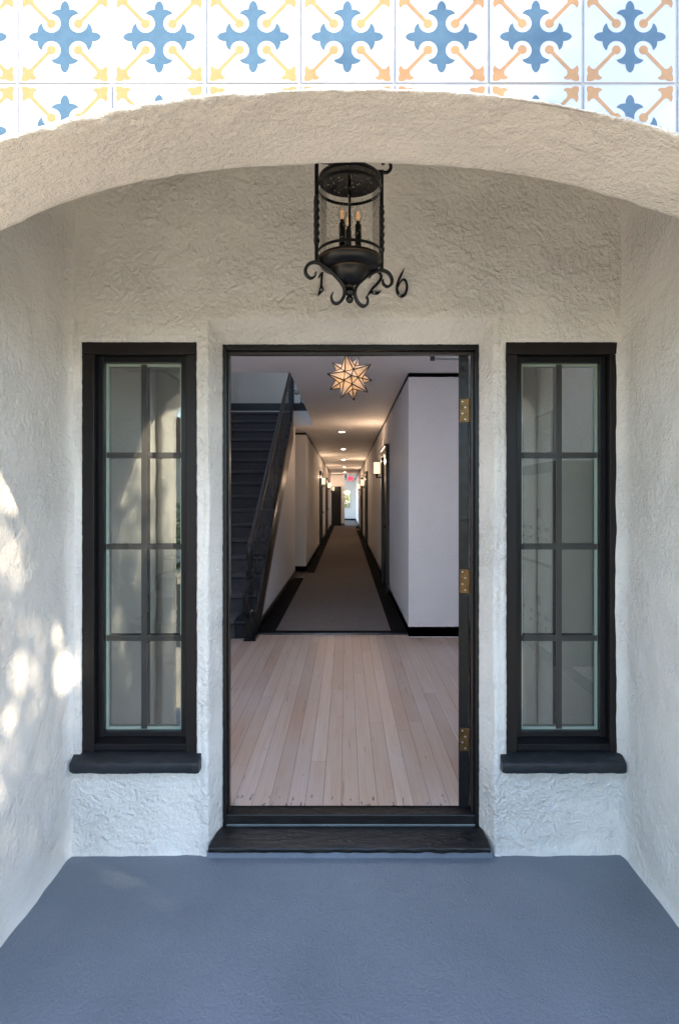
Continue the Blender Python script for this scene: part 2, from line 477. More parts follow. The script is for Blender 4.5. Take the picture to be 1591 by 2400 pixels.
def entrance_wall():
    holes = [(DX0, DX1, -9, DZ1), (LW[0], LW[1], WZ[0] - .06, WZ[1]), (RW[0], RW[1], WZ[0] - .06, WZ[1])]
    xs = axis(HX[0] - .05, HX[1] + .05, .016, [DX0, DX1, LW[0], LW[1], RW[0], RW[1]], [(DX0 - .075, DX0, .0045), (DX1, DX1 + .075, .0045)])
    zs = axis(PZ - .01, PCEIL + .02, .016, [DZ1, WZ[0] - .06, WZ[1]], [(DZ1, DZ1 + .13, .007)])
    inside = lambda x, z: any(a + 1e-4 < x < b - 1e-4 and c + 1e-4 < z < d - 1e-4 for a, b, c, d in holes)
    bm = bmesh.new(); idx = {}
    for j, z in enumerate(zs):
        for i, x in enumerate(xs):
            if inside(x, z): continue
            y = splay(x, z) + .0045 * fbm(x * 9, z * 9, .3, 4) + .010 * fbm(x * 1.3, z * 1.3, 5.1, 2)
            y -= .014 * max(0, 1 - (z - PZ) / .05) ** 2              # plaster foot swells at the floor
            jx = jz = 0
            for k, (a, b, c, d) in enumerate(holes):
                if abs(x - a) < 1e-4 and z <= d + 1e-4 and z >= c: jx += .0016 * fbm(z * 75, 1.1 + k, x, 4)
                if abs(x - b) < 1e-4 and z <= d + 1e-4 and z >= c: jx -= .0016 * fbm(z * 75, 5.1 + k, x, 4)
                if abs(z - d) < 1e-4 and a - 1e-4 <= x <= b + 1e-4: jz += .0016 * fbm(x * 75, 9.1 + k, z, 4)
            idx[(i, j)] = bm.verts.new((x + jx, y, z + jz))
    for j in range(len(zs) - 1):
        for i in range(len(xs) - 1):
            if inside((xs[i] + xs[i + 1]) / 2, (zs[j] + zs[j + 1]) / 2): continue
            q = [idx.get(k) for k in ((i, j), (i + 1, j), (i + 1, j + 1), (i, j + 1))]
            if all(q): bm.faces.new(q)
    bm.verts.index_update()
    # returns round the openings
    ed = []
    for e in bm.edges:
        if len(e.link_faces) == 1:
            m = (e.verts[0].co + e.verts[1].co) / 2
            if HX[0] - .02 < m.x < HX[1] + .02 and PZ + .005 < m.z < PCEIL: ed.append(e)
    r = bmesh.ops.extrude_edge_only(bm, edges=ed)
    for v in [x for x in r['geom'] if isinstance(x, bmesh.types.BMVert)]: v.co.y += .05
    for f in bm.faces: f.smooth = True
    me = bpy.data.meshes.new('plaster'); bm.to_mesh(me); bm.free()
    me.materials.append(M_STUCCO)
    w = thing('entrance_wall', 'white stucco entrance wall holding the doorway between two narrow windows', 'wall', (0, 0, PZ))
    ORIGIN[w] = Vector((0, 0, PZ))
    ob = bpy.data.objects.new('plaster', me); COL.objects.link(ob); ob.parent = w; ob.location = (0, 0, -PZ)
    # masonry core behind the plaster
    c = MB()
    y0, y1 = .145, .24
    for (a, b, z0, z1) in ((-2.3, LW[0] - .01, PZ - .5, 3.1), (LW[0] - .01, LW[1] + .01, PZ - .5, WZ[0] - .01), (LW[0] - .01, LW[1] + .01, WZ[1] + .01, 3.1),
                           (LW[1] + .01, DX0 - .004, PZ - .5, 3.1), (DX0 - .004, DX1 + .004, DZ1 + .004, 3.1), (DX1 + .004, RW[0] - .01, PZ - .5, 3.1),
                           (RW[0] - .01, RW[1] + .01, PZ - .5, WZ[0] - .01), (RW[0] - .01, RW[1] + .01, WZ[1] + .01, 3.1), (RW[1] + .01, 2.0, PZ - .5, 3.1)):
        c.box(a, b, y0, y1, z0, z1)
    c.box(-2.3, 2.0, .145, .24, 3.1, 4.6)  # walls the unseen open bay added to daylight the lobby
    c.build('inner_face', M_WALLIN, w)
    return w
entrance_wall()

def side_wall(sign, x, label):
    ny, nzv = 66, 190
    m = MB()
    for j in range(nzv + 1):
        z = lerp(PZ - .01, PCEIL + .02, j / nzv)
        for i in range(ny + 1):
            y = lerp(YB - .02, .02, i / ny)
            d = .0045 * fbm(y * 8, z * 8, 3.3 * sign, 4) + .009 * fbm(y * 1.4, z * 1.4, 7 * sign, 2)
            c = max(0, 1 - (-y) / .05); d -= .02 * c * c              # cove at the corner with the entrance wall
            d -= .012 * max(0, 1 - (z - PZ) / .05) ** 2
            m.v.append((x + sign * d, y, z))
    for j in range(nzv):
        for i in range(ny):
            a = j * (ny + 1) + i; m.f.append([a, a + 1, a + ny + 2, a + ny + 1]); m.m.append(0); m.tone.append(0)
    w = thing('porch_wall', label, 'wall', (x, -.5, PZ))
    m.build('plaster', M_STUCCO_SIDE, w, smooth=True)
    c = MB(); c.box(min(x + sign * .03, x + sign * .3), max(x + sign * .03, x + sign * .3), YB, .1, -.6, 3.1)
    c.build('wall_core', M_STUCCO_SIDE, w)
side_wall(-1, HX[0], 'white stucco porch side wall dappled with spots of sunlight')
side_wall(1, HX[1], 'white stucco porch side wall wholly in shade, beside the window with the mailboxes')

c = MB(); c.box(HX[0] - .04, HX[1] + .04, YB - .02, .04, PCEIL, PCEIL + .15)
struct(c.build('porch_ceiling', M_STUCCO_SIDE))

# --- arch wall ----------------------------------------------------------------
PROF = [(-1.145, PZ - .4), (-1.145, 1.86), (-1.143, 1.94), (-1.122, 2.000), (-1.075, 2.046), (-1.0, 2.078), (-.915, 2.110), (-.75, 2.184), (-.56, 2.240), (-.36, 2.275), (-.16, 2.291), (0.02, 2.295),
        (.2, 2.291), (.36, 2.277), (.56, 2.241), (.72, 2.199), (.88, 2.146), (1.0, 2.100), (1.09, 2.058), (1.153, 2.0), (1.177, 1.93), (1.18, 1.85), (1.18, PZ - .4)]
def resample(pts, step):
    dense = [Vector((p[0], p[1])) for p in pts]
    sm = [Vector(p) for p in dense[:2]] + catmull([(p[0], p[1], 0) for p in pts[1:-1]], 10)[1:] + [dense[-1]]
    sm = [Vector((p[0], p[1])) for p in sm]
    out = [sm[0]]; acc = 0; res = [sm[0]]
    for a, b in zip(sm, sm[1:]):
        l = (b - a).length; t = step - acc
        while t < l: res.append(a + (b - a) * (t / l)); t += step
        acc = l - (t - step)
    res.append(sm[-1]); return res
ARC = resample(PROF, .009)
def arch_z(x):
    best = None
    for a, b in zip(ARC, ARC[1:]):
        if min(a.x, b.x) - 1e-9 <= x <= max(a.x, b.x) + 1e-9 and abs(b.x - a.x) > 1e-6:
            z = a.y + (b.y - a.y) * (x - a.x) / (b.x - a.x); best = z if best is None else max(best, z)
    return best if best is not None else -9
arch = thing('arch_wall', 'street front wall with a broad flattened stucco arch', 'wall', (0, YF, PZ))
m = MB(); nd = 40; na = len(ARC)
rows = [YF - .0025, YF - .0055, YF - .0045] + [lerp(YF, YB, (k / (nd - 3)) ** 1.12) for k in range(nd - 2)]
for i, p in enumerate(ARC):
    t = (ARC[min(i + 1, na - 1)] - ARC[max(i - 1, 0)]).normalized(); nrm = Vector((-t.y, t.x))
    rag = .006 + .006 * fbm(p.x * 55, 1.7, p.y * 55, 4)
    for k, y in enumerate(rows):
        e = .0035 * fbm(p.x * 14, y * 14, p.y * 14, 4) + .007 * fbm(p.x * 2.2, y * 2.2, p.y * 2.2, 2)
        rough = max(0, min(1, 1.25 - (y - YF) / .15 + .5 * fbm(p.x * 3, 2.2, p.y * 3, 2)))
        e -= rough * .0065 * max(0, fbm(p.x * 34, y * 34, p.y * 34, 3))
        if k == 0: e = rag
        if k == 1: e = rag * .7
        if k == 2: e = rag * .15 - .001
        if k == nd: e += .009 + .004 * fbm(p.x * 20, 9.7, p.y * 20, 3)
        if k == nd - 1: e += .003
        q = p + nrm * e
        m.v.append((q.x, y + (.004 * fbm(p.x * 25, 3.3, p.y * 25, 2) if k == nd else 0), q.y))
for i in range(na - 1):
    for k in range(nd):
        a = i * (nd + 1) + k; m.f.append([a, a + 1, a + nd + 2, a + nd + 1]); m.m.append(0); m.tone.append(0)
m.build('arch_soffit', M_SOFFIT, arch, smooth=True)
# faces of the arch wall (front behind the tiles, back towards the porch)
def arch_face(y, top, side, lift):
    m = MB(); k = 0
    xs = [(-side, -9)] + [(p.x, p.y) for p in ARC] + [(side, -9)]
    m.quad((-side, y, PZ - .4), (-1.145 - lift, y, PZ - .4), (-1.145 - lift, y, top), (-side, y, top))
    m.quad((1.18 + lift, y, PZ - .4), (side, y, PZ - .4), (side, y, top), (1.18 + lift, y, top))
    pts = [p for p in ARC if p.y > 1.6]
    prev = (-1.145 - lift, pts[0].y)
    for p in pts[::2] + [pts[-1]]:
        cur = (p.x * (1 + lift / 1.2), p.y + lift)
        if cur[0] > prev[0] + 1e-5:
            m.quad((prev[0], y, prev[1]), (cur[0], y, cur[1]), (cur[0], y, top), (prev[0], y, top)); prev = cur
    if prev[0] < 1.18 + lift: m.quad((prev[0], y, prev[1]), (1.18 + lift, y, prev[1]), (1.18 + lift, y, top), (prev[0], y, top))
    return m
arch_face(YF + .0024, 3.6, 4.2, .0015).build('street_face', M_GROUT, arch)
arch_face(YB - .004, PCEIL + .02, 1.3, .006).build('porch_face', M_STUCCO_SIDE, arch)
c = MB(); c.box(-4.2, 4.2, YF + .02, YF + .3, 3.0, 3.6); c.box(-4.2, -1.3, YF + .02, YF + .25, -.6, 3.0); c.box(1.3, 4.2, YF + .02, YF + .25, -.6, 3.0)
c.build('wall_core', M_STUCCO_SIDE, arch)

# --- tiles --------------------------------------------------------------------
PIT = .2038; GX0 = -.099; GZ0 = 2.3126
def clip_poly(poly, a, b, c):   # keep a*x+b*z+c >= 0
    out = []
    for i in range(len(poly)):
        p, q = poly[i], poly[(i + 1) % len(poly)]
        dp = a * p[0] + b * p[1] + c; dq = a * q[0] + b * q[1] + c
        if dp >= 0: out.append(p)
        if (dp >= 0) != (dq >= 0):
            t = dp / (dp - dq); out.append((p[0] + (q[0] - p[0]) * t, p[1] + (q[1] - p[1]) * t))
    return out
CX = [-1.145 + i * .03 for i in range(78)]
AZ = [arch_z(x) + .0035 for x in CX]
def above_arch(poly):
    if min(p[1] for p in poly) > 2.31: return [poly]
    res = []
    for i in range(len(CX) - 1):
        if CX[i + 1] < min(p[0] for p in poly) or CX[i] > max(p[0] for p in poly): continue
        q = clip_poly(poly, 1, 0, -CX[i]); q = clip_poly(q, -1, 0, CX[i + 1]) if q else q
        if q and len(q) > 2:
            s = (AZ[i + 1] - AZ[i]) / (CX[i + 1] - CX[i])
            q = clip_poly(q, -s, 1, s * CX[i] - AZ[i])
            if q and len(q) > 2: res.append(q)
    return res
def arc_pts(cx, cy, r, a0, a1, n): return [(cx + r * math.cos(R(lerp(a0, a1, i / n))), cy + r * math.sin(R(lerp(a0, a1, i / n)))) for i in range(n + 1)]
def motif_cross():
    cc, rr = .1430, .0990
    arm = []
    # right half of the upper arm, from the notch circle (upper right) up to the tip
    leaf = [(.143, .2455), (.1365, .2590), (.120, .2730), (.100, .2830), (.075, .2890), (.0486, .2905)]
    bulb = [(.0480, .305), (.0440, .328), (.036, .350), (.022, .370), (.010, .3785), (0, .3805)]
    half = leaf + bulb
    # one quadrant: from arm-right leaf tip through circle to arm-up leaf tip, then up-arm
    circ = arc_pts(cc, cc, rr, -10, -260, 24)      # sweeps the bay facing the centre
    circ[0] = (.2455, .143); circ[-1] = (.143, .2455)
    quad = circ + half[1:]
    up_l = [(-x, y) for x, y in reversed(half[:-1])]
    pts = []
    for k in range(4):
        ca, sa = math.cos(k * math.pi / 2), math.sin(k * math.pi / 2)
        pts += [(ca * x - sa * y, sa * x + ca * y) for x, y in quad + up_l[:-1]]
    return pts
CROSS = motif_cross()
BL = [(215, 1095), (190, 1102), (165, 1098), (140, 1080), (113, 1040), (92, 1075), (85, 1110), (88, 1145), (97, 1170), (84, 1210), (77, 1250), (80, 1280), (95, 1295), (140, 1298), (175, 1287), (210, 1264), (240, 1270), (275, 1272), (310, 1257), (325, 1232), (280, 1210), (264, 1180), (262, 1150), (270, 1122)]
def bar():
    fl = [((x - 767) / 1502, -(y - 585) / 1502) for x, y in BL]
    e = fl[-1]; s = fl[0]
    ball = arc_pts(-.1440, -.1400, .0475, -113, -113 + 314, 26)   # leaves the side facing the corner open
    return fl + ball
BAR = bar()
tiles = MB()
def lay(poly2, cx, cz, y, mi, flipx=1, flipz=1):
    pts = [(cx + flipx * u * PIT, cz + flipz * v * PIT) for u, v in poly2]
    for t in geometry.tessellate_polygon([[Vector((p[0], p[1], 0)) for p in pts]]):
        for q in above_arch([pts[i] for i in t]):
            tiles.add([(x, y, z) for x, z in q], [tuple(range(len(q)))], mi)
GAP = .0032
for row in (-1, 0, 1):
    cz = GZ0 + PIT * (row + .5)
    for col in range(-6, 8):
        cx = GX0 + PIT * (col + .5)
        if abs(cx) > 1.4: continue
        ty = YF + .0015 * nz(col * 3.3, row * 7.7, 1)
        h = .5 - GAP / PIT
        lay([(-h, -h), (h, -h), (h, h), (-h, h)], cx, cz, ty, 0)
        lay(CROSS, cx, cz, ty - .0004, 1)
        for fx in (1, -1):
            for fz in (1, -1): lay(BAR, cx, cz, ty - .0004, 2, fx, fz)
        # tile edges
        e = h * PIT
        for (x0, z0, x1, z1) in ((cx - e, cz - e, cx + e, cz - e), (cx - e, cz + e, cx + e, cz + e), (cx - e, cz - e, cx - e, cz + e), (cx + e, cz - e, cx + e, cz + e)):
            if min(z0, z1) > max(arch_z(x0), arch_z(x1)) + .002 or z0 > 2.31:
                tiles.quad((x0, ty, z0), (x1, ty, z1), (x1, ty + .008, z1), (x0, ty + .008, z0), 0)
tiles.build('tile_band', [M_TILEW, M_TILEB, M_TILEO], arch)

# --- windows --------------------------------------------------------------------
def window(xa, xb, label, hinge):
    w = thing('casement_window', label, 'window', ((xa + xb) / 2, 0, WZ[0]))
    z0, z1 = WZ; b = .0515; e = .012
    m = MB()     # casing boards run under the plaster edge
    m.box(xa - e, xb + e, .009, .075, z1 - b, z1 + e)
    m.box(xa - e, xa + b, .0105, .075, z0 - .02, z1 - b - .001)
    m.box(xb - b, xb + e, .0105, .075, z0 - .02, z1 - b - .001)
    m.build('casing', M_CASING, w, bevel=.003)
    xi, xj, zi, zj = xa + b, xb - b, z0, z1 - b
    s = .0285; yg = .0575
    m = MB()
    m.box(xi + .0005, xi + s, .044, .10, zi + .045, zj - .0005); m.box(xj - s, xj - .0005, .044, .10, zi + .045, zj - .0005)
    m.box(xi + s + .0003, xj - s - .0003, .0445, .10, zj - s, zj - .0005); m.box(xi + s + .0003, xj - s - .0003, .0445, .10, zi + .05, zi + .072)
    m.build('sash', M_SASH, w, bevel=.002)
    m = MB()    # sloped weather rail at the foot with two weep covers
    pts = [(.044, zi + .049), (.0125, zi + .030), (.0125, zi + .002), (.06, zi + .002), (.06, zi + .049)]
    m.prism(pts, lambda u, v, q: (xi + .0006 + q, u, v), xj - xi - .0012)
    rail = m.build('weather_rail', M_SASH, w, bevel=.0015)
    m = MB()
    for cx in (xi + .034, xj - .034): m.box(cx - .011, cx + .011, .0085, .0122, zi + .012, zi + .021)
    m.build('weep_cover', M_CASING, rail, bevel=.001)
    gx0, gx1, gz0, gz1 = xi + s, xj - s, zi + .072, zj - s
    m = MB(); t = .0105   # bright spacer between the two panes
    ya, yb = .070, .084
    m.box(gx0 + .0002, gx0 + t, ya, yb, gz0, gz1); m.box(gx1 - t, gx1 - .0002, ya, yb, gz0, gz1)
    m.box(gx0 + t + .0002, gx1 - t - .0002, ya + .0003, yb, gz0, gz0 + t); m.box(gx0 + t + .0002, gx1 - t - .0002, ya + .0003, yb, gz1 - t, gz1)
    m.build('spacer', M_SPACER, w)
    cx = (gx0 + gx1) / 2; mw = .0125
    m = MB(); m.box(cx - mw, cx + mw, .0655, .0695, gz0 + .004, gz1 - .004)
    m.build('muntin', M_MUNTIN, w)
    for k in (1, 2, 3):
        zc = lerp(gz0, gz1, k / 4)
        m = MB(); m.box(gx0 + .003, cx - mw - .0003, .0660, .0695, zc - mw, zc + mw); m.box(cx + mw + .0003, gx1 - .003, .0660, .0695, zc - mw, zc + mw)
        m.build('muntin', M_MUNTIN, w)
    m = MB(); m.quad((gx0, yg, gz0), (gx1, yg, gz0), (gx1, yg, gz1), (gx0, yg, gz1)); m.build('glass', M_PANE, w)
    m = MB(); m.quad((gx0, .0885, gz0), (gx1, .0885, gz0), (gx1, .0885, gz1), (gx0, .0885, gz1)); m.build('inner_glass', M_PANEIN, w)
    # stone sill, front edge slightly uneven
    sx0, sx1 = (-1.168, -.622) if xa < 0 else (.660, 1.184)
    n = 40; m = MB()
    sec = [(.06, .320), (.0, .318), (-.040, .302), (-.049, .296), (-.052, .288), (-.051, .262), (-.047, .252), (.0, .252), (.06, .252)]
    for i in range(n + 1):
        x = lerp(sx0, sx1, i / n)
        for (y, z) in sec:
            j = .0032 * fbm(x * 22, y * 30, z * 30, 3)
            edge = .010 * (max(0, 1 - (x - sx0) / .012) + max(0, 1 - (sx1 - x) / .012)) if y < -.03 else 0
            m.v.append((x, y + j + edge * .5, z + .7 * j - (edge * .4 if z > .28 else -edge * .3)))
    k = len(sec)
    for i in range(n):
        for q in range(k): m.f.append([i * k + q, i * k + (q + 1) % k, (i + 1) * k + (q + 1) % k, (i + 1) * k + q]); m.m.append(0); m.tone.append(0)
    m.f.append(list(range(k))); m.m.append(0); m.tone.append(0); m.f.append([n * k + q for q in range(k)]); m.m.append(0); m.tone.append(0)
    m.build('sill', M_SILL, w, smooth=True, autosmooth=35)
window(LW[0], LW[1], 'tall narrow black window reflecting the sunlit arch pier and blue sky', -1)
window(RW[0], RW[1], 'tall narrow black window with dark mailboxes showing behind its glass', 1)

# --- door frame, sill, door -------------------------------------------------------
fr = thing('door_frame', 'thin black door frame round the open entrance', 'door frame', (0, .115, 0))
FY = .112
FX0, FX1, FZ1 = X_(525, 2.685), X_(1119, 2.685), Z_(810, 2.685)
m = MB()
ow = .0125
m.box(DX0 - .012, FX0 + ow, FY, FY + .10, -.075, DZ1 + .012); m.box(FX1 - ow, DX1 + .012, FY, FY + .10, -.075, DZ1 + .012)
m.box(FX0 + ow + .0003, FX1 - ow - .0003, FY + .0006, FY + .10, FZ1 - .020, DZ1 + .012)
m.build('frame', M_BLACK, fr, bevel=.004)
m = MB()   # rebate stops
m.box(FX0 + ow + .0002, FX0 + ow + .008, FY + .030, FY + .062, -.05, FZ1 - .0205); m.box(FX1 - ow - .012, FX1 - ow - .0002, FY + .03, FY + .05, -.05, FZ1 - .0205)
m.box(FX0 + ow + .0085, FX1 - ow - .0125, FY + .0305, FY + .062, FZ1 - .034, FZ1 - .0204)
m.build('stop', M_STRING, fr, bevel=.002)
m = MB(); m.box(FX0 + ow, FX1 - ow, FY - .004, FY + .14, -.05, -.004)
th = m.build('threshold', M_DSILL, fr, bevel=.004)
m = MB(); m.box(FX0 + ow + .001, FX1 - ow - .001, FY - .012, FY - .0045, -.053, -.043); m.build('threshold_lip', M_STEEL, th, bevel=.002)
m = MB(); gx = X_(534, 2.72)
pl = [(0, 0), (.012, 0), (.012, .345), (.0105, .356), (.006, .362), (0, .362)]
m.prism(pl, lambda u, v, q: (gx + u, .150 + q, Z_(1392, 2.72) + v), .004)
m.build('latch_guard', M_STEEL, fr, bevel=.0008)

ds = MB(); n = 60
sec = [(.13, -.051), (-.030, -.062), (-.040, -.066), (-.043, -.072), (-.041, -.086), (-.02, -.088), (.13, -.088)]
wb, wf = (FX0 - .012, FX1 + .012), (X_(489, 2.53), X_(1149, 2.53))
for i in range(n + 1):
    for (y, z) in sec:
        f = max(0, min(1, (.06 - y) / .09))
        x = lerp(lerp(wb[0], wf[0], f), lerp(wb[1], wf[1], f), i / n)
        j = .0035 * fbm(x * 16, y * 25, z * 25, 3)
        ds.v.append((x, y + (j if y < 0 else 0), z + .5 * j))
k = len(sec)
for i in range(n):
    for q in range(k): ds.f.append([i * k + q, i * k + (q + 1) % k, (i + 1) * k + (q + 1) % k, (i + 1) * k + q]); ds.m.append(0); ds.tone.append(0)
ds.f += [list(range(k)), [n * k + q for q in range(k)]]; ds.m += [0, 0]; ds.tone += [0, 0]
o = ds.build('door_sill', M_DSILL, smooth=True, autosmooth=35)
tag(o, 'wide black painted stone sill under the open doorway', 'door sill')
g = MB(); g.box(wf[0] - .01, wf[1] + .01, -.032, .1, PZ - .01, -.0885)
struct(g.build('porch_upstand', M_PORCH, bevel=.004))

# open door, swung inwards past a right angle; hinge edge faces the porch
door = thing('entrance_door', 'black painted entrance door swung open, edge on with brass hinges', 'door', (.5165, .178, 0))
ang = R(14.5)
ca, sa = math.cos(ang), math.sin(ang)
def dpt(u, w, z):       # u: across the thickness (to the right), w: along the door leaf (inwards)
    return (.5165 + u * ca + w * sa, .178 - u * sa * .35 + w * ca, z)
def dbox(m, u0, u1, w0, w1, z0, z1, mi=0):
    v = [dpt(u, w, z) for z in (z0, z1) for w in (w0, w1) for u in (u0, u1)]
    m.add(v, [(0, 2, 3, 1), (4, 5, 7, 6), (0, 1, 5, 4), (2, 6, 7, 3), (0, 4, 6, 2), (1, 3, 7, 5)], mi)
DTOP, DBOT = Z_(834, 2.75), Z_(1899, 2.75) + .006
m = MB(); dbox(m, 0, .0455, 0, 1.04, DBOT, DTOP)
m.build('leaf', M_DOORP, door, bevel=.002)
m = MB()
for zz in (1.50, .25): dbox(m, .046, .052, .16, .88, zz, zz + .42)
m.build('raised_panel', M_DOORP, door, bevel=.004)
for (ya, yb) in ((935, 990), (1334, 1390), (1706, 1760)):
    zt, zb = Z_(ya, 2.745), Z_(yb, 2.745)
    m = MB(); dbox(m, .006, .0485, -.0030, -.0002, zb, zt)
    h = m.build('hinge', M_BRASS, door, bevel=.0008)
    m = MB()
    for q in range(5):
        z0 = lerp(zb, zt, q / 5) + .0008; z1 = lerp(zb, zt, (q + 1) / 5) - .0008
        p = dpt(.053, -.002, 0); m.tube([(p[0], p[1], z0), (p[0], p[1], z1)], .0055, 10)
    m.build('knuckle', M_BRASS, h, smooth=True, autosmooth=40)
    for q in range(4):
        p = dpt(.018 if q % 2 == 0 else .031, -.0035, 0); zc = lerp(zt, zb, (q + .45) / 3.95)
        m = MB()
        ring = [(p[0] + .0036 * math.cos(a * math.pi / 5), p[1] - .0012, zc + .0036 * math.sin(a * math.pi / 5)) for a in range(10)]
        back = [(x, y + .003, z) for x, y, z in ring]
        m.add(ring + back, [tuple(range(10))] + [(i, (i + 1) % 10, (i + 1) % 10 + 10, i + 10) for i in range(10)])
        s = m.build('screw', M_SCREW, h)
        m = MB(); m.box(p[0] - .0011, p[0] + .0011, p[1] - .0016, p[1] - .0013, zc - .0011, zc + .0011); m.build('screw_recess', M_TRIM, h)
# closer: arm linkage from the head of the frame to the door
cl = thing('door_closer', 'grey steel door closer arm under the head of the doorway', 'door closer', (X_(1005, 3.0), .36, Z_(838, 3.0)))
p0 = (X_(975, 2.83), .24, Z_(818, 2.83)); p1 = (X_(1013, 3.0), .43, Z_(835, 3.0)); p2 = (X_(1080, 2.95), .38, Z_(842, 2.95))
m = MB(); m.tube([p0, p1], .0085, 4, square=True); m.build('main_arm', M_TRIM, cl)
m = MB(); m.tube([(p1[0] - .003, p1[1], p1[2] - .012), p2], .0065, 4, square=True); m.build('fore_arm', M_STEEL, cl)
m = MB(); m.tube([(p1[0], p1[1], p1[2] - .022), (p1[0], p1[1], p1[2] + .014)], .0125, 14); m.build('elbow', M_TRIM, cl, smooth=True, autosmooth=40)
m = MB(); m.box(p0[0] - .12, p0[0] + .03, .212, .262, FZ1 - .002, FZ1 + .05); m.build('closer_body', M_STEEL, cl, bevel=.004)

# --- house numbers ------------------------------------------------------------------
def stroke(pts, widths, y0, y1, cx=0, cz=0, sc=.0004098):
    P = catmull([(p[0], p[1], 0) for p in pts], 8); n = len(P)
    Wd = []
    for i in range(n):
        t = i / (n - 1) * (len(widths) - 1); k = min(int(t), len(widths) - 2); Wd.append(lerp(widths[k], widths[k + 1], t - k))
    lo, hi = [], []
    for i, p in enumerate(P):
        t = (P[min(i + 1, n - 1)] - P[max(i - 1, 0)]).normalized(); q = Vector((-t.y, t.x, 0))
        lo.append(p + q * Wd[i] / 2); hi.append(p - q * Wd[i] / 2)
    def w3(p, y): return ((p.x / 4.48 + 650 - PX) * sc * 4.48, y, CZ - (p.y / 4.48 + 360 - PY) * sc * 4.48)
    m = MB()
    v = []
    for i in range(n): v += [w3(lo[i], y0), w3(hi[i], y0), w3(lo[i], y1), w3(hi[i], y1)]
    f = []
    for i in range(n - 1):
        a = i * 4; b = a + 4
        f += [(a, b, b + 1, a + 1), (a + 2, a + 3, b + 3, b + 2), (a, a + 2, b + 2, b), (a + 1, b + 1, b + 3, a + 3)]
    f += [(0, 1, 3, 2), (4 * n - 4, 4 * n - 2, 4 * n - 1, 4 * n - 3)]
    return m.add(v, f)
NUM = {'1': [([(428, 1318), (448, 1292), (470, 1262)], [6, 16, 16]), ([(474, 1258), (466, 1330), (462, 1400), (462, 1440), (425, 1508)], [26, 20, 24, 50, 5])],
       '2': [([(962, 1318), (985, 1278), (1030, 1252), (1076, 1272), (1084, 1322), (1040, 1385), (985, 1440), (944, 1503)], [18, 30, 22, 26, 30, 26, 20, 12]),
             ([(948, 1496), (975, 1470), (1015, 1472), (1050, 1476), (1082, 1454)], [10, 22, 36, 26, 8])],
       '6': [([(1330, 1216), (1300, 1275), (1268, 1345), (1252, 1410), (1260, 1475), (1300, 1508), (1340, 1480), (1356, 1410), (1340, 1345), (1308, 1338), (1280, 1372), (1266, 1410)], [5, 22, 24, 26, 30, 30, 26, 26, 22, 16, 14, 10])]}
NLAB = {'1': 'forged black numeral 1 on the stucco, left of the lantern foot', '2': 'forged black numeral 2 on the stucco, half behind the lantern scroll', '6': 'forged black numeral 6 on the stucco, right of the lantern'}
SCR = {'1': (462, 1445), '2': (1014, 1472), '6': (1280, 1497)}
for k, strokes in NUM.items():
    d = thing('house_number', NLAB[k], 'house number', ((strokes[0][0][0][0] / 4.48 + 650 - PX) * .001836, 0, 2.1), 'house numbers')
    mm = MB()
    for q, (p, w) in enumerate(strokes):
        s = stroke(p, w, -.016 - .0006 * q, -.009 + .0006 * q); mm.add(s.v, s.f)
    mm.build('numeral', M_IRON, d, bevel=0)
    x = (SCR[k][0] / 4.48 + 650 - PX) * .001836; z = CZ - (SCR[k][1] / 4.48 + 360 - PY) * .001836
    m = MB(); m.tube([(x, -.0185, z), (x, .006, z)], .0048, 12); sc = m.build('screw', M_SCREW, d)
    m = MB(); m.tube([(x, -.0195, z), (x, -.0187, z)], .0020, 8); m.build('screw_slot', M_INK, sc)

# --- hanging lantern -----------------------------------------------------------------
LD = 2.05
LXc, LYc = X_(819.3, LD), Y_(LD)
def zl(y, d=LD): return CZ + (809 - y / 4.48) / F * d
lan = thing('porch_lantern', 'black iron hanging lantern with seeded glass cylinder and scroll feet', 'lantern', (LXc, LYc, zl(1535)))
R1 = .1068
LS = .3268e-3
m = MB()
zr = zl(1120)
m.lathe([(.0, zr + .004), (.098, zr + .004), (R1, zr + .006), (R1 + .0025, zr + .002), (R1 + .0025, zr - .004), (R1 - .001, zr - .012), (.100, zr - .022), (.087, zr - .029), (.0675, zr - .0335), (.0655, zr - .0335)], LXc, LYc, 48)
cup = m.build('cup', M_IRON, lan, smooth=True, autosmooth=50)
m = MB()
m.lathe([(.0655, zr - .0330), (.0638, zr - .0345), (.0625, zr - .040), (.057, zr - .051), (.046, zr - .064), (.032, zr - .0755), (.018, zr - .0835), (.012, zr - .087)], LXc, LYc, 48)
m.build('bowl', M_IRON, lan, smooth=True)
m = MB()
for (r, z) in ((R1 + .0027, zr - .0045), (.0665, zr - .0338), (.0125, zr - .0885)):
    m.tube([(LXc + r * math.cos(a * math.pi / 24), LYc + r * math.sin(a * math.pi / 24), z) for a in range(48)], .0011, 6, closed=True)
m.build('rubbed_edge', M_IRONB, lan, smooth=True)
zb = zr - .087
m = MB(); m.lathe([(.008, zb), (.0155, zb - .004), (.0155, zb - .006), (.0105, zb - .009), (.0145, zb - .012), (.0145, zb - .031), (.010, zb - .034), (.0075, zb - .036), (.0125, zb - .041), (.0135, zb - .048), (.0105, zb - .056), (.004, zb - .0605), (0, zb - .061)], LXc, LYc, 24)
m.build('finial', M_IRON, lan, smooth=True, autosmooth=60)
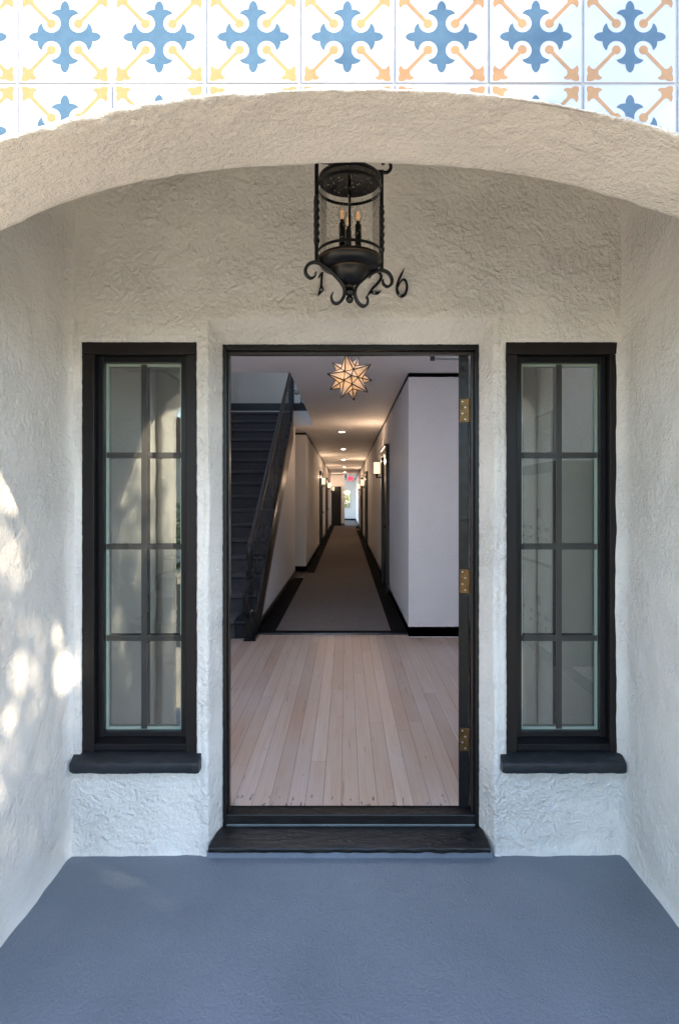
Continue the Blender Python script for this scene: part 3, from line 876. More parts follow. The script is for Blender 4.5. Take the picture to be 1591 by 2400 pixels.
# gallery rings (flat bands)
def band(r, z, h, t=.003):
    return [(r, z), (r + t, z), (r + t, z + h), (r, z + h), (r, z)]
m = MB(); m.lathe(band(R1 + .0005, zl(1050) - .004, .009), LXc, LYc, 48); m.build('gallery_ring', M_IRON, lan, smooth=True, autosmooth=40)
m = MB(); zt = 2.472; m.lathe(band(R1 + .0005, zt, .010), LXc, LYc, 48); m.build('gallery_ring', M_IRON, lan, smooth=True, autosmooth=40)
m = MB(); zc = 2.503
m.lathe([(0, zc), (.097, zc), (.1055, zc - .004), (.108, zc + .002), (.106, zc + .010), (.088, zc + .024), (.06, zc + .040), (.03, zc + .055), (.012, zc + .06), (.008, zc + .075), (.008, zc + .11)], LXc, LYc, 48)
m.build('cap', M_IRON, lan, smooth=True, autosmooth=50)
m = MB(); m.lathe([(R1 - .004, zr + .004), (R1 - .004, zc - .002)], LXc, LYc, 64); m.build('glass_cylinder', M_SEED, lan, smooth=True)
m = MB(); m.tube([(LXc, LYc, zr), (LXc, LYc, zc)], .0042, 10); m.build('centre_rod', M_IRON, lan, smooth=True)
m = MB(); m.tube([(LXc, LYc, zc + .10), (LXc, LYc, PCEIL)], .006, 10)
m.lathe([(0, PCEIL - .03), (.05, PCEIL - .026), (.06, PCEIL - .002), (0, PCEIL - .002)], LXc, LYc, 24); m.build('stem', M_IRON, lan, smooth=True, autosmooth=40)
# candles
pl = MB(); pl.lathe([(0, zr + .012), (.036, zr + .010), (.043, zr + .014), (.030, zr + .020), (0, zr + .021)], LXc, LYc, 24)
pl.build('candle_plate', M_IRON, lan, smooth=True, autosmooth=50)
for (dx, dy, ztop) in ((-.0255, -.018, 2.352), (.029, -.006, 2.352), (-.004, .030, 2.350)):
    x, y = LXc + dx, LYc + dy
    m = MB(); m.lathe([(.0, zr + .019), (.0135, zr + .019), (.0108, zr + .026), (.0108, ztop - .003), (.009, ztop), (0, ztop)], x, y, 16)
    cs = m.build('candle_sleeve', M_IRON, lan, smooth=True, autosmooth=40)
    m = MB(); m.lathe([(.0062, ztop), (.0066, ztop + .009), (.0062, ztop + .010)], x, y, 12)
    m.build('bulb_collar', M_BRASS, cs, smooth=True)
    m = MB(); m.lathe([(.0068, ztop + .008), (.012, ztop + .018), (.0150, ztop + .027), (.0145, ztop + .035), (.0105, ztop + .048), (.0052, ztop + .060), (.001, ztop + .068)], x, y, 16)
    b = m.build('bulb', M_BULB, lan, smooth=True)
    m = MB()
    for q in (-.0042, -.0014, .0014, .0042): m.tube([(x + q, y, ztop + .016), (x + q * .8, y + .001, ztop + .044)], .0009, 5)
    m.build('filament', M_FIL, b)
# side rods with twist, S-scroll feet and top scrolls
LROT = R(17)
for sgn in (-1, 1):
    ux, uy = sgn * math.cos(LROT), sgn * math.sin(LROT)
    P = lambda r, z, off=0: (LXc + ux * r - uy * off, LYc + uy * r + ux * off, z)
    rr = .1165
    zb0, zt0 = zr - .018, 2.558
    m = MB(); m.tube([P(rr, zb0), P(rr, zl(1000))], .0092, 4, square=True)
    k = 60; z0, z1 = zl(1000), zl(500)
    m.tube([P(rr, lerp(z0, z1, i / k)) for i in range(k + 1)], .0104, 4, square=True, twist=.165)
    m.tube([P(rr, z1), P(rr, zt0)], .0092, 4, square=True)
    m.build('twisted_rod', M_IRON, lan)
    # foot scroll, flat bar
    S = [(576, 1493), (560, 1535), (575, 1585), (618, 1600), (662, 1572), (692, 1520), (702, 1465), (683, 1400), (628, 1335), (560, 1275), (500, 1234), (448, 1206), (388, 1198), (328, 1222), (294, 1275), (298, 1330), (340, 1366), (385, 1345), (398, 1298)]
    pts = catmull([P((757 - x) * LS * 1.02, zl(y) + .004) for x, y in S], 5)
    m = MB(); n = len(pts); v = []; f = []
    for i, p in enumerate(pts):
        t = (pts[min(i + 1, n - 1)] - pts[max(i - 1, 0)]).normalized()
        side = Vector((-uy, ux, 0)).normalized() * .0085; q = t.cross(side).normalized()
        th = .0052 * min(1, .45 + .55 * min(i, n - 1 - i) / 14)
        for (a, b) in ((1, .55), (.55, 1), (-.55, 1), (-1, .55), (-1, -.55), (-.55, -1), (.55, -1), (1, -.55)): v.append(p + side * a + q * b * th)
    for i in range(n - 1):
        for j in range(8): f.append((i * 8 + j, i * 8 + (j + 1) % 8, i * 8 + 8 + (j + 1) % 8, i * 8 + 8 + j))
    f += [tuple(range(8)), tuple(n * 8 - 8 + j for j in range(8))]
    m.add(v, f); m.build('scroll_foot', M_IRON, lan, smooth=True, autosmooth=60)
    T = [(rr - .004, 2.552), (rr + .006, 2.553), (rr + .022, 2.556), (rr + .034, 2.572), (rr + .030, 2.592), (rr + .014, 2.600), (rr + .004, 2.590), (rr + .007, 2.580)]
    m = MB(); m.tube(catmull([P(r, z) for r, z in T], 5), .0062, 8); m.tube([P(rr + .004, 2.553), P(.06, 2.553)], .0062, 6)
    m.build('top_scroll', M_IRON, lan, smooth=True)

# ----------------------------------------------------------------------------
# LOBBY
# ----------------------------------------------------------------------------
LXL, LXR = -2.2, 1.75
YL0, YL1 = .215, 3.60      # lobby floor from the threshold to the carpet edge
CEIL = 2.70
WR = .637                   # right corridor wall plane
WLc = -.777                 # left corridor wall plane
SW = -.935                  # wall under the stairs
D_LB = 6.10                 # lobby back wall distance
# boards
b = MB(); bw = .0835
x = LXL; rng = random.Random(3)
while x < LXR:
    w = bw * rng.uniform(.97, 1.03); y = .18 - rng.uniform(0, 2.0)
    light = rng.random() < .12
    while y < YL1 + .1:
        ln = rng.uniform(1.6, 4.2); y0, y1 = max(y, .18), min(y + ln, YL1 + .1)
        if y1 > y0 + .02:
            t = max(.02, min(.95, rng.gauss(.46, .18)))
            b.quad((x + .0008, y0 + .0006, 0), (x + w - .0008, y0 + .0006, 0), (x + w - .0008, y1 - .0006, 0), (x + .0008, y1 - .0006, 0), 0, t)
        y += ln
    x += w
    if light:
        b.quad((x + .0005, .18, 0.0002), (x + .0145, .18, .0002), (x + .0145, YL1 + .1, .0002), (x + .0005, YL1 + .1, .0002), 0, .995); x += .015
b.quad((LXL, .18, -.004), (LXR, .18, -.004), (LXR, YL1 + .1, -.004), (LXL, YL1 + .1, -.004), 1, .01)
struct(b.build('lobby_floor', [M_BOARDS, M_GAP]))

# ceiling with stair well hole; lobby front left open, an added unseen daylight source
WX, WY0, WY1 = -.570, Y_(6.09), Y_(10.5)
c = MB()
for (xa, xb, ya, yb) in ((LXL, LXR + .3, 2.25, WY0), (WX, LXR + .3, WY0, WY1), (LXL, LXR + .3, WY1, Y_(39.4))):
    c.box(xa, xb, ya, yb, CEIL, CEIL + .26)
struct(c.build('hall_ceiling', M_CEIL))
# second floor edge board and landing
c = MB(); c.box(LXL, WX + .05, WY1 - .012, WY1 + .25, 2.962, 3.092); c.box(LXL, 1.2, WY1 + .0, Y_(12.2), 2.965, 3.09)
tag(c.build('landing_edge', M_TRIM), 'black edge board of the upper landing beside the stair head', 'trim')

def moulding(m, pts_xy, prof, closed=False):
    """sweep prof [(out, z)] along a polyline on plan; out is to the left of travel"""
    n = len(pts_xy); P = [Vector(p) for p in pts_xy]; v = []; k = len(prof)
    for i in range(n):
        a = (P[i] - P[i - 1]).normalized() if i else None
        b = (P[i + 1] - P[i]).normalized() if i < n - 1 else None
        d1 = Vector((-a.y, a.x)) if a else None; d2 = Vector((-b.y, b.x)) if b else None
        if d1 and d2:
            nn = (d1 + d2); nn = nn / max(.2, nn.dot(d1))
        else: nn = d1 or d2
        for (o, z) in prof: v.append((P[i].x + nn.x * o, P[i].y + nn.y * o, z))
    f = []
    for i in range(n - 1):
        for j in range(k): f.append((i * k + j, i * k + (j + 1) % k, (i + 1) * k + (j + 1) % k, (i + 1) * k + j))
    f += [tuple(range(k)), tuple((n - 1) * k + j for j in range(k))]
    m.add(v, f)
BASE = [(0, 0.006), (.016, .006), (.016, .085), (.011, .098), (.006, .104), (0, .106)]
CROWN = [(0, CEIL - .002), (.032, CEIL - .002), (.030, CEIL - .012), (.020, CEIL - .020), (.016, CEIL - .032), (.008, CEIL - .040), (0, CEIL - .044)]

# lobby + corridor walls
def wall(name, label, boxes, base_path=None, crown_path=None, extra=None, m_wall=None, loc=None):
    t = thing(name, label, 'wall', loc or (boxes[0][0], boxes[0][2], 0))
    m = MB()
    for bb in boxes: m.box(*bb)
    m.build('wall_face', m_wall or M_WALLIN, t)
    if base_path:
        m = MB(); moulding(m, base_path, BASE); m.build('baseboard', M_TRIM, t)
    if crown_path:
        m = MB(); moulding(m, crown_path, CROWN); m.build('crown_moulding', M_TRIM, t)
    return t
YLB = Y_(D_LB); YE = Y_(31.5); YV = Y_(39.3)
wall('hall_wall', 'white wall running from the lobby corner down the right of the hallway',
     [(WR, LXR + .2, YLB, YLB + .12, 0, CEIL), (WR, WR + .12, YLB + .12, YV, 0, CEIL)],
     [(WR, YV), (WR, YLB), (LXR, YLB)], [(WR, YV), (WR, YLB), (LXR, YLB)])
wall('hall_wall', 'white wall along the left of the hallway beyond the stairs',
     [(LXL, WLc, Y_(11.6), Y_(11.72), 0, CEIL), (WLc - .12, WLc, Y_(11.72), YE, 0, CEIL)],
     [(LXL, Y_(11.6)), (WLc, Y_(11.6)), (WLc, YE)], [(LXL, Y_(11.6)), (WLc, Y_(11.6)), (WLc, YE)])
EX = X_(807, 31.5)
wall('end_wall', 'short wall closing the left part of the hallway end', [(WLc, EX, YE, YE + .12, 0, CEIL)],
     [(WLc, YE), (EX, YE), (EX, YE + .12)], [(WLc, YE), (EX, YE), (EX, YE + .12)])
# end vestibule
VX0 = -2.2
WV = (-.62, .295, .795, 1.975)
wall('end_wall', 'bluish daylit wall at the very end of the hallway', [(VX0, WV[0], YV, YV + .15, 0, CEIL), (WV[1], .9, YV, YV + .15, 0, CEIL), (WV[0], WV[1], YV, YV + .15, 0, WV[2]), (WV[0], WV[1], YV, YV + .15, WV[3], CEIL)],
     [(VX0, YV), (WR, YV)], None)
wall('end_wall', 'outer side wall of the end lobby, opened by a large window', [(VX0 - .12, VX0, YE, YE + 1.0, 0, CEIL), (VX0 - .12, VX0, YV - .6, YV, 0, CEIL), (VX0 - .12, VX0, YE + 1.0, YV - .6, 0, .3), (VX0 - .12, VX0, YE + 1.0, YV - .6, 2.65, CEIL)])
# lobby side walls
wall('lobby_wall', 'white side wall of the lobby behind the mailboxes', [(LXR, LXR + .15, .24, YLB, 0, CEIL), (LXR, LXR + .15, .24, 2.62, CEIL, 4.6)], [(LXR, YLB), (LXR, .24)], None)  # upper box is a shaft wall of the added open bay
wall('lobby_wall', 'white side wall of the lobby left of the stairs', [(LXL - .15, LXL, .24, Y_(12.2), 0, 2.958), (LXL - .15, LXL, .24, 2.62, 2.959, 4.6)], None, None)

# wall under the stairs
def sz_bot(d): return .087 + .597 * (d - 6.52)
def sz_top(d): return .928 + .645 * (d - 7.455)
uw = thing('stair_wall', 'white triangular wall under the staircase', 'wall', (SW, Y_(8), 0))
m = MB()
dd = [6.37 + i * (10.98 - 6.37) / 24 for i in range(25)]
poly = [(Y_(6.37), 0), (Y_(10.98), 0), (Y_(10.98), CEIL)] + [(Y_(10.6), CEIL)] + [(Y_(10.5), sz_bot(10.5) + .12), (Y_(6.40), .12)]
m.prism(poly, lambda u, v, q: (SW - q, u, v), .10)
m.build('wall_face', M_WALLIN, uw)
m = MB(); moulding(m, [(SW, Y_(10.98)), (SW, Y_(6.1))], [(-o, z) for o, z in BASE]) if False else moulding(m, [(SW, Y_(6.1)), (SW, Y_(10.98))], [(-o, z) for o, z in BASE])
m.build('baseboard', M_TRIM, uw)

# staircase
RS, TS = .182, .27
def dn(n): return 7.89 + (n - 7) * .275
st = thing('staircase', 'dark carpeted staircase climbing on the left of the hall', 'staircase', (-1.5, Y_(6.0), 0))
def stairs_prof(off, n0, n1, nose):
    pts = []
    for n in range(n0, n1 + 1):
        y = Y_(dn(n)) if n > 1 else Y_(6.02)
        z0, z1 = (n - 1) * RS, n * RS
        pts += [(y + .018 - off, z0 + (off if n > n0 else 0)), (y + .016 - off, z1 - .045), (y - nose * .7 - off, z1 - .030), (y - nose - off * .6, z1 - .016), (y - nose * .8 - off * .5, z1 - .004 + off * .6), (y - nose * .3, z1 + off)]
    return pts
top = stairs_prof(0, 1, 17, .012)
poly = top + [(Y_(dn(17)) + .9, 17 * RS), (Y_(dn(17)) + .9, 17 * RS - .3), (Y_(6.6), 0)]
m = MB(); m.prism(poly, lambda u, v, q: (-2.15 + q, u, v), -2.15 * -1 - .975)
m.build('steps', M_TRIM, st)
tp = stairs_prof(.010, 1, 17, .014); m = MB(); v = []
for (y, z) in tp + [(Y_(dn(17)) + .9, 17 * RS + .01)]: v += [(-2.12, y, z), (-1.125, y, z)]
m.add(v, [(2 * i, 2 * i + 1, 2 * i + 3, 2 * i + 2) for i in range(len(tp))])
for i in range(len(tp)):
    a, b2 = tp[i], (tp + [(Y_(dn(17)) + .9, 17 * RS + .01)])[i + 1]
    m.quad((-1.125, a[0], a[1]), (-1.125, b2[0], b2[1]), (-1.125, b2[0] + .012, b2[1] - .012), (-1.125, a[0] + .012, a[1] - .012))
m.build('carpet_runner', M_STAIRC, st, smooth=True, autosmooth=50)
# stringer
m = MB()
poly = [(Y_(6.12), .0), (Y_(6.37), .0), (Y_(10.5), sz_bot(10.5)), (Y_(10.5), 3.09), (Y_(10.3), 3.0)] + [(Y_(d), sz_top(d)) for d in (10.2, 9, 8, 7, 6.4)] + [(Y_(6.12), .26)]
m.prism(poly, lambda u, v, q: (SW + .012 - q, u, v), .045)
m.build('stringer', M_STRING, st, bevel=.004)
m = MB()   # moulded cap along the stringer
pp = [(SW - .012, Y_(d), sz_top(d) + .012) for d in (6.15, 8.2, 10.45)]
m.tube(pp, .024, 6); m.build('stringer_cap', M_STRING, st)

# balustrade
RX = -.958
def rail_z(d): return .977 + .618 * (d - 6.05)
bal = thing('stair_railing', 'black wrought iron stair railing with twisted balusters', 'railing', (RX, Y_(6.0), 0))
m = MB(); pts = [(RX, Y_(5.93), .80), (RX, Y_(5.90), .88), (RX, Y_(5.93), .945), (RX, Y_(6.02), .985)] + [(RX, Y_(d), rail_z(d) + .012) for d in (6.2, 7, 8, 9, 10, 10.5)]
pts = catmull(pts, 5)
v = []; f = []; k = len(pts)
secr = [(-.026, -.010), (.026, -.010), (.027, .003), (.018, .013), (0, .017), (-.018, .013), (-.027, .003)]
for i, p in enumerate(pts):
    t = (pts[min(i + 1, k - 1)] - pts[max(i - 1, 0)]).normalized(); nrm = Vector((1, 0, 0)); up = nrm.cross(t) * 1.0
    for (a, b2) in secr: v.append(p + nrm * a + up * b2)
q = len(secr)
for i in range(k - 1):
    for j in range(q): f.append((i * q + j, i * q + (j + 1) % q, (i + 1) * q + (j + 1) % q, (i + 1) * q + j))
f += [tuple(range(q)), tuple((k - 1) * q + j for j in range(q))]
m.add(v, f); m.build('handrail', M_STRING, bal, smooth=True, autosmooth=50)
nw = MB(); d0 = 5.96; y0 = Y_(d0); nx_ = X_(583, d0)
nw.box(nx_ - .034, nx_ + .034, y0 - .034, y0 + .034, .02, .215)
newel = nw.build('newel', M_IRON, bal, bevel=.006)
m = MB(); m.box(nx_ - .045, nx_ + .075, y0 - .045, y0 + .16, .001, .022); m.build('foot_plate', M_IRON, newel, bevel=.004)
m = MB(); m.tube(catmull([(nx_, y0, .215), (nx_ - .012, y0 - .012, .30), (nx_ - .020, y0 - .02, .40), (nx_ - .008, y0 - .01, .52), (nx_ + .002, y0, .60), (nx_ + .004, y0, .64)], 6), .024, 4, square=True)
m.tube(catmull([(nx_ + .004, y0, .64), (nx_ + .012, y0, .70), (nx_ + .004, y0 - .01, .80), (nx_ + .008, y0 - .02, .88)], 6), .021, 4, square=True)
m.build('newel_bar', M_IRON, bal)
m = MB()
for zc, rr in ((.615, .030), (.655, .034), (.69, .026)): m.lathe([(.01, zc - .016), (rr, zc - .010), (rr, zc + .010), (.01, zc + .016)], nx_ + .003, y0, 16)
m.build('newel_collar', M_IRON, bal, smooth=True, autosmooth=40)
i = 0; d = 6.24
while d < 10.45:
    zt, zb = rail_z(d), max(sz_top(d) - .02, .05)
    m = MB()
    if i % 4 == 2:
        k = 40; m.tube([(RX, Y_(d), lerp(zb, zt, q / k)) for q in range(k + 1)], .010, 4, square=True, twist=.55)
    else:
        m.tube([(RX, Y_(d), zb), (RX, Y_(d), zt)], .0075, 4, square=True)
    if i % 4 == 0:
        zc = lerp(zb, zt, .55)
        for s in (-1, 1):
            m.tube(catmull([(RX, Y_(d) + s * .004, zc - .10), (RX, Y_(d) + s * .040, zc - .06), (RX, Y_(d) + s * .045, zc), (RX, Y_(d) + s * .018, zc + .03), (RX, Y_(d) + s * .012, zc - .005), (RX, Y_(d) + s * .030, zc - .02)], 5), .0055, 6)
        m.lathe([(.008, zc - .11), (.016, zc - .10), (.016, zc - .09), (.008, zc - .08)], RX, Y_(d), 10)
    m.build('baluster', M_RAIL, bal)
    d += .172; i += 1
# landing railing above
lr = thing('landing_railing', 'black scrolled ironwork standing on the upper landing edge', 'railing', (-.75, WY1, 3.09))
yy = WY1 + .03
px, pz = X_(694.5, 10.53), Z_(921, 10.53)
m = MB(); sp = []
for q in range(46):
    a = q / 45 * 2.3 * math.pi * 2 * .62; r = .007 + .045 * q / 45
    sp.append((px + r * math.cos(a + .6), yy, pz + r * math.sin(a + .6)))
last = sp[-1]
sp += [(px + .075, yy, pz - .012), (px + .11, yy, pz + .03), (px + .13, yy, pz + .10)]
m.tube(sp, .0062, 6); m.build('scroll', M_IRON, lr, smooth=True)
m = MB(); xx = X_(705.8, 10.53); m.tube([(xx, yy, 3.085), (xx, yy, 4.0)], .009, 4, square=True); m.lathe([(.02, 3.09), (.02, 3.11), (.012, 3.12)], xx, yy, 10); m.build('baluster', M_IRON, lr)
m = MB(); xx = X_(685, 10.53); m.box(xx - .05, xx + .03, yy - .03, yy + .05, 2.9, 4.15); m.build('newel', M_TRIM, lr, bevel=.005)
m = MB(); m.box(-.95, 1.0, yy - .02, yy + .02, 3.98, 4.02); m.build('handrail', M_STRING, lr)

# upper stair hall
wall('upper_wall', 'grey lit wall at the head of the stairs', [(LXL - .2, 1.3, Y_(12.0), Y_(12.15), 3.09, 5.6)], None, None)
uwl = thing('upper_wall', 'side wall above the staircase', 'wall', (LXL, Y_(9), 2.96))
m = MB(); y0, y1 = 2.63, Y_(12.0)
m.box(LXL - .15, -2.16, y0, 3.4, 2.96, 5.6); m.box(LXL - .15, -2.16, 6.6, y1, 2.96, 5.6); m.box(LXL - .15, -2.16, 3.4, 6.6, 2.96, 3.7); m.box(LXL - .15, -2.16, 3.4, 6.6, 5.2, 5.6)
m.build('wall_face', M_WALLIN, uwl)
c = MB(); c.box(LXL - .2, 1.95, 2.55, Y_(12.2), 5.6, 5.75); c.box(1.2, 1.35, 2.7, Y_(12.1), 2.96, 5.6); c.box(LXL - .2, 1.95, 2.55, 2.70, 2.96, 5.6)
struct(c.build('upper_ceiling', M_CEIL))

# carpet
cp = thing('hall_carpet', 'brown grey hall carpet with black woven border', 'carpet', (0, Y_(8), 0))
Y0c = Y_(6.23)
m = MB()
m.quad((-.745, Y0c + .11, .012), (WR - .165, Y0c + .11, .012), (WR - .165, YE + 2, .012), (-.745, YE + 2, .012))
m.quad((-1.9, Y_(11.0), .0116), (-.745, Y_(11.0), .0116), (-.745, Y_(11.6), .0116), (-1.9, Y_(11.6), .0116))
m.quad((VX0, YE + .12, .0112), (WR, YE + .12, .0112), (WR, YV, .0112), (VX0, YV, .0112))
m.build('field', M_CARPET, cp)
m = MB(); h = .0145
m.quad((SW, Y0c, h), (WR, Y0c, h), (WR, Y0c + .11, h), (SW, Y0c + .11, h))
m.quad((WR - .165, Y0c + .11, h), (WR, Y0c + .11, h), (WR, YE - .6, h), (WR - .165, YE - .6, h))
m.quad((SW, Y0c + .11, h), (-.745, Y0c + .11, h), (-.745, Y_(10.55), h), (SW, Y_(10.55), h))
m.quad((-1.6, Y_(11.28), h), (-.60, Y_(11.28), h), (-.60, Y_(11.6), h), (-1.6, Y_(11.6), h))
m.quad((WLc, Y_(11.6), h), (-.60, Y_(11.6), h), (-.60, YE, h), (WLc, YE, h))
m.quad((WLc + .18, YE - .5, h + .001), (EX + .1, YE - .5, h + .001), (EX + .1, YE, h + .001), (WLc + .18, YE, h + .001))
m.build('border', M_BORDER, cp)
m = MB(); m.tube([(SW + .02, Y0c - .012, .006), (WR - .01, Y0c - .012, .006)], .011, 8); m.build('edge_strip', M_STEEL, cp, smooth=True)
g = MB(); g.quad((LXL, YL1 + .06, .001), (LXR, YL1 + .06, .001), (LXR, YV, .001), (LXL, YV, .001))
struct(g.build('hall_floor', M_TRIM))

# ---------------- star pendant ---------------------------------------------------
SD = 4.6
sc_ = Vector((X_(820, SD), Y_(SD), Z_(884, SD)))
star = thing('star_pendant', 'glowing many pointed star lamp of leaded glass hanging in the lobby', 'pendant lamp', tuple(sc_))
phi = (1 + 5 ** .5) / 2
ico = [Vector(v).normalized() for v in ((-1, phi, 0), (1, phi, 0), (-1, -phi, 0), (1, -phi, 0), (0, -1, phi), (0, 1, phi), (0, -1, -phi), (0, 1, -phi), (phi, 0, -1), (phi, 0, 1), (-phi, 0, -1), (-phi, 0, 1))]
q0 = ico[4].rotation_difference(Vector((0, -1, 0)))
ico = [q0 @ v for v in ico]
rot = Matrix.Rotation(R(8), 3, 'Y') @ Matrix.Identity(3)
tilt = Matrix.Rotation(R(-4), 3, 'X') @ Matrix.Rotation(R(3), 3, 'Z')
view = (Vector((0, CY, CZ)) - sc_).normalized()
q1 = Vector((0, -1, 0)).rotation_difference(view)
# spin the ring of five to the photo's angle
def ringang(v): return math.degrees(math.atan2(v.z, v.x))
fr5 = sorted([v for v in ico if v.y < -.3 and v.y > -.9], key=ringang)
spin = 102 - ringang(fr5[0])
ico = [q1 @ (tilt @ (Matrix.Rotation(R(-spin), 3, 'Y') @ v)) for v in ico]
# dodecahedron corners = centroids of icosahedron faces
corners = []
L0 = min((a - b).length for a in ico for b in ico if a is not b) * 1.05
tri = [(i, j, k) for i in range(12) for j in range(i + 1, 12) for k in range(j + 1, 12) if (ico[i] - ico[j]).length < L0 and (ico[j] - ico[k]).length < L0 and (ico[i] - ico[k]).length < L0]
rc, rt = .092, .196
pm = MB(); em = MB(); done = set()
for i in range(12):
    ring = [t for t in tri if i in t]
    cs = [sum((ico[a] for a in t), Vector()).normalized() * rc for t in ring]
    ax = ico[i]; u = (cs[0] - ax * cs[0].dot(ax)).normalized(); w = ax.cross(u)
    order = sorted(range(5), key=lambda k: math.atan2(cs[k].dot(w), cs[k].dot(u)))
    tip = ax * rt
    for k in range(5):
        a, b2 = cs[order[k]], cs[order[(k + 1) % 5]]
        pm.add([tuple(sc_ + a), tuple(sc_ + b2), tuple(sc_ + tip)], [(0, 1, 2)])
        em.tube([sc_ + a, sc_ + tip * 1.01], [.0052, .0040], 5)
        key = tuple(sorted((ring[order[k]], ring[order[(k + 1) % 5]])))
        if key not in done: done.add(key); em.tube([sc_ + a, sc_ + b2], .0050, 5)
pm.build('glass_panels', M_STAR, star); em.build('leading', M_LEAD, star)
m = MB(); zt = sc_.z + .118
m.lathe([(.001, zt + .03), (.007, zt + .026), (.016, zt), (.020, zt - .03), (.02, zt - .05)], sc_.x, sc_.y, 14)
m.build('top_cap', M_LEAD, star, smooth=True)
m = MB(); z = zt + .040; k = 0
m.tube([(sc_.x + .0125 * math.cos(a * math.pi / 8), sc_.y, z + .0125 * math.sin(a * math.pi / 8)) for a in range(16)], .0022, 6, closed=True); z += .024
while z < CEIL - .01:
    pts = []
    for a in range(14):
        t = a / 14 * 2 * math.pi; r = .0085
        pts.append((sc_.x + (r * math.cos(t) if k % 2 else 0), sc_.y + (0 if k % 2 else r * math.cos(t)), z + .013 * math.sin(t)))
    m.tube(pts, .002, 5, closed=True); z += .0215; k += 1
m.build('chain', M_LEAD, star, smooth=True)
m = MB(); m.lathe([(0, CEIL - .024), (.04, CEIL - .02), (.055, CEIL - .001), (0, CEIL - .001)], sc_.x, sc_.y, 24); m.build('ceiling_rose', M_LEAD, star, smooth=True, autosmooth=40)
def plight(name, loc, e, col, rad, parent=None):
    l = bpy.data.lights.new(name, 'POINT'); l.energy = e; l.color = col; l.shadow_soft_size = rad
    o = bpy.data.objects.new(name, l); COL.objects.link(o); o.location = loc
    if parent: o.parent = parent; o.location = Vector(loc) - ORIGIN[parent]
    return o
plight('star_bulb', tuple(sc_ + Vector((-.008, -.006, -.002))), .085, (1, .60, .28), .016, star)

# ---------------- sconces -----------------------------------------------------------
def make_sconce():
    s = thing('wall_sconce', 'white glass cylinder wall sconce', 'wall lamp', (0, 0, 0), 'lit sconces along the hallway walls')
    m = MB()   # wall plate and arm, out along +X
    m.lathe([(.05, 0), (.05, 0)], 0, 0, 4) if False else None
    prof = [(.0, .058), (.014, .054), (.026, .034), (.040, .014), (.064, .012)]
    v = []; f = []; n = 16
    for (xx, r) in prof:
        for j in range(n): v.append((xx, r * math.cos(2 * math.pi * j / n), r * 1.25 * math.sin(2 * math.pi * j / n)))
    for i in range(len(prof) - 1):
        for j in range(n): f.append((i * n + j, i * n + (j + 1) % n, (i + 1) * n + (j + 1) % n, (i + 1) * n + j))
    m.add(v, f); m.build('wall_plate', M_IRON, s, smooth=True, autosmooth=50)
    m = MB(); m.tube([(.05, 0, 0), (.118, 0, .002)], .010, 8); m.tube([(.118, 0, -.012), (.118, 0, .03)], .013, 10)
    m.lathe([(.013, .025), (.030, .050), (.050, .058), (.050, .062), (0, .062)], .118, 0, 20)
    m.build('arm', M_IRON, s, smooth=True, autosmooth=45)
    m = MB(); m.lathe([(.0, .0625), (.052, .0625), (.054, .07), (.054, .250), (.050, .254), (.047, .250), (.047, .08)], .118, 0, 24)
    m.build('shade', M_SHADE, s, smooth=True, autosmooth=45)
    return s
sp0 = make_sconce()
plight('sconce_bulb', (.118, 0, .262), 2.5, (1, .68, .43), .03, sp0)
ZS = Z_(1119, 10.1)
rights = [(10.1, 'large lit sconce beside the nearest dark door on the right hallway wall'),
          (19.2, 'lit sconce halfway down the right wall, beside the second door'),
          (24.8, 'small lit sconce above the grey cabinet, farthest on the right wall')]
lefts = [(17.6, 'lit sconce nearest on the left hallway wall'),
         (23.1, 'second lit sconce on the left hallway wall'),
         (30.6, 'smallest lit sconce close to the door at the hallway end')]
first = True
for d, lab in rights:
    if first: sp0.location = (WR, Y_(d), ZS); sp0.rotation_euler = (0, 0, math.pi); sp0['label'] = lab; first = False
    else: dup(sp0, (WR, Y_(d), ZS), math.pi, lab)
for d, lab in lefts: dup(sp0, (WLc, Y_(d), ZS), 0, lab)

# recessed downlights
dl0 = thing('ceiling_downlight', 'x', 'ceiling light', (0, 0, 0), 'recessed downlights along the hall ceiling')
m = MB(); m.lathe([(.050, -.001), (.075, -.004), (.085, -.001), (.085, 0)], 0, 0, 24); m.build('trim_ring', M_WHITE, dl0, smooth=True)
m = MB(); m.lathe([(0, -.0025), (.052, -.0025)], 0, 0, 24); m.build('lens', M_DOWN, dl0)
labs = ['recessed downlight nearest the lobby, first along the hall ceiling', 'second recessed downlight along the hall ceiling', 'middle recessed downlight of the five on the hall ceiling', 'fourth recessed downlight along the hall ceiling', 'farthest recessed downlight before the exit sign']
for k, (d, pxx) in enumerate(((11.5, 801), (15.5, 804.7), (19.7, 805.5), (24.4, 807), (29.0, 807.6))):
    loc = (X_(pxx, d), Y_(d), CEIL)
    if k == 0: dl0.location = loc; dl0['label'] = labs[0]
    else: dup(dl0, loc, 0, labs[k])

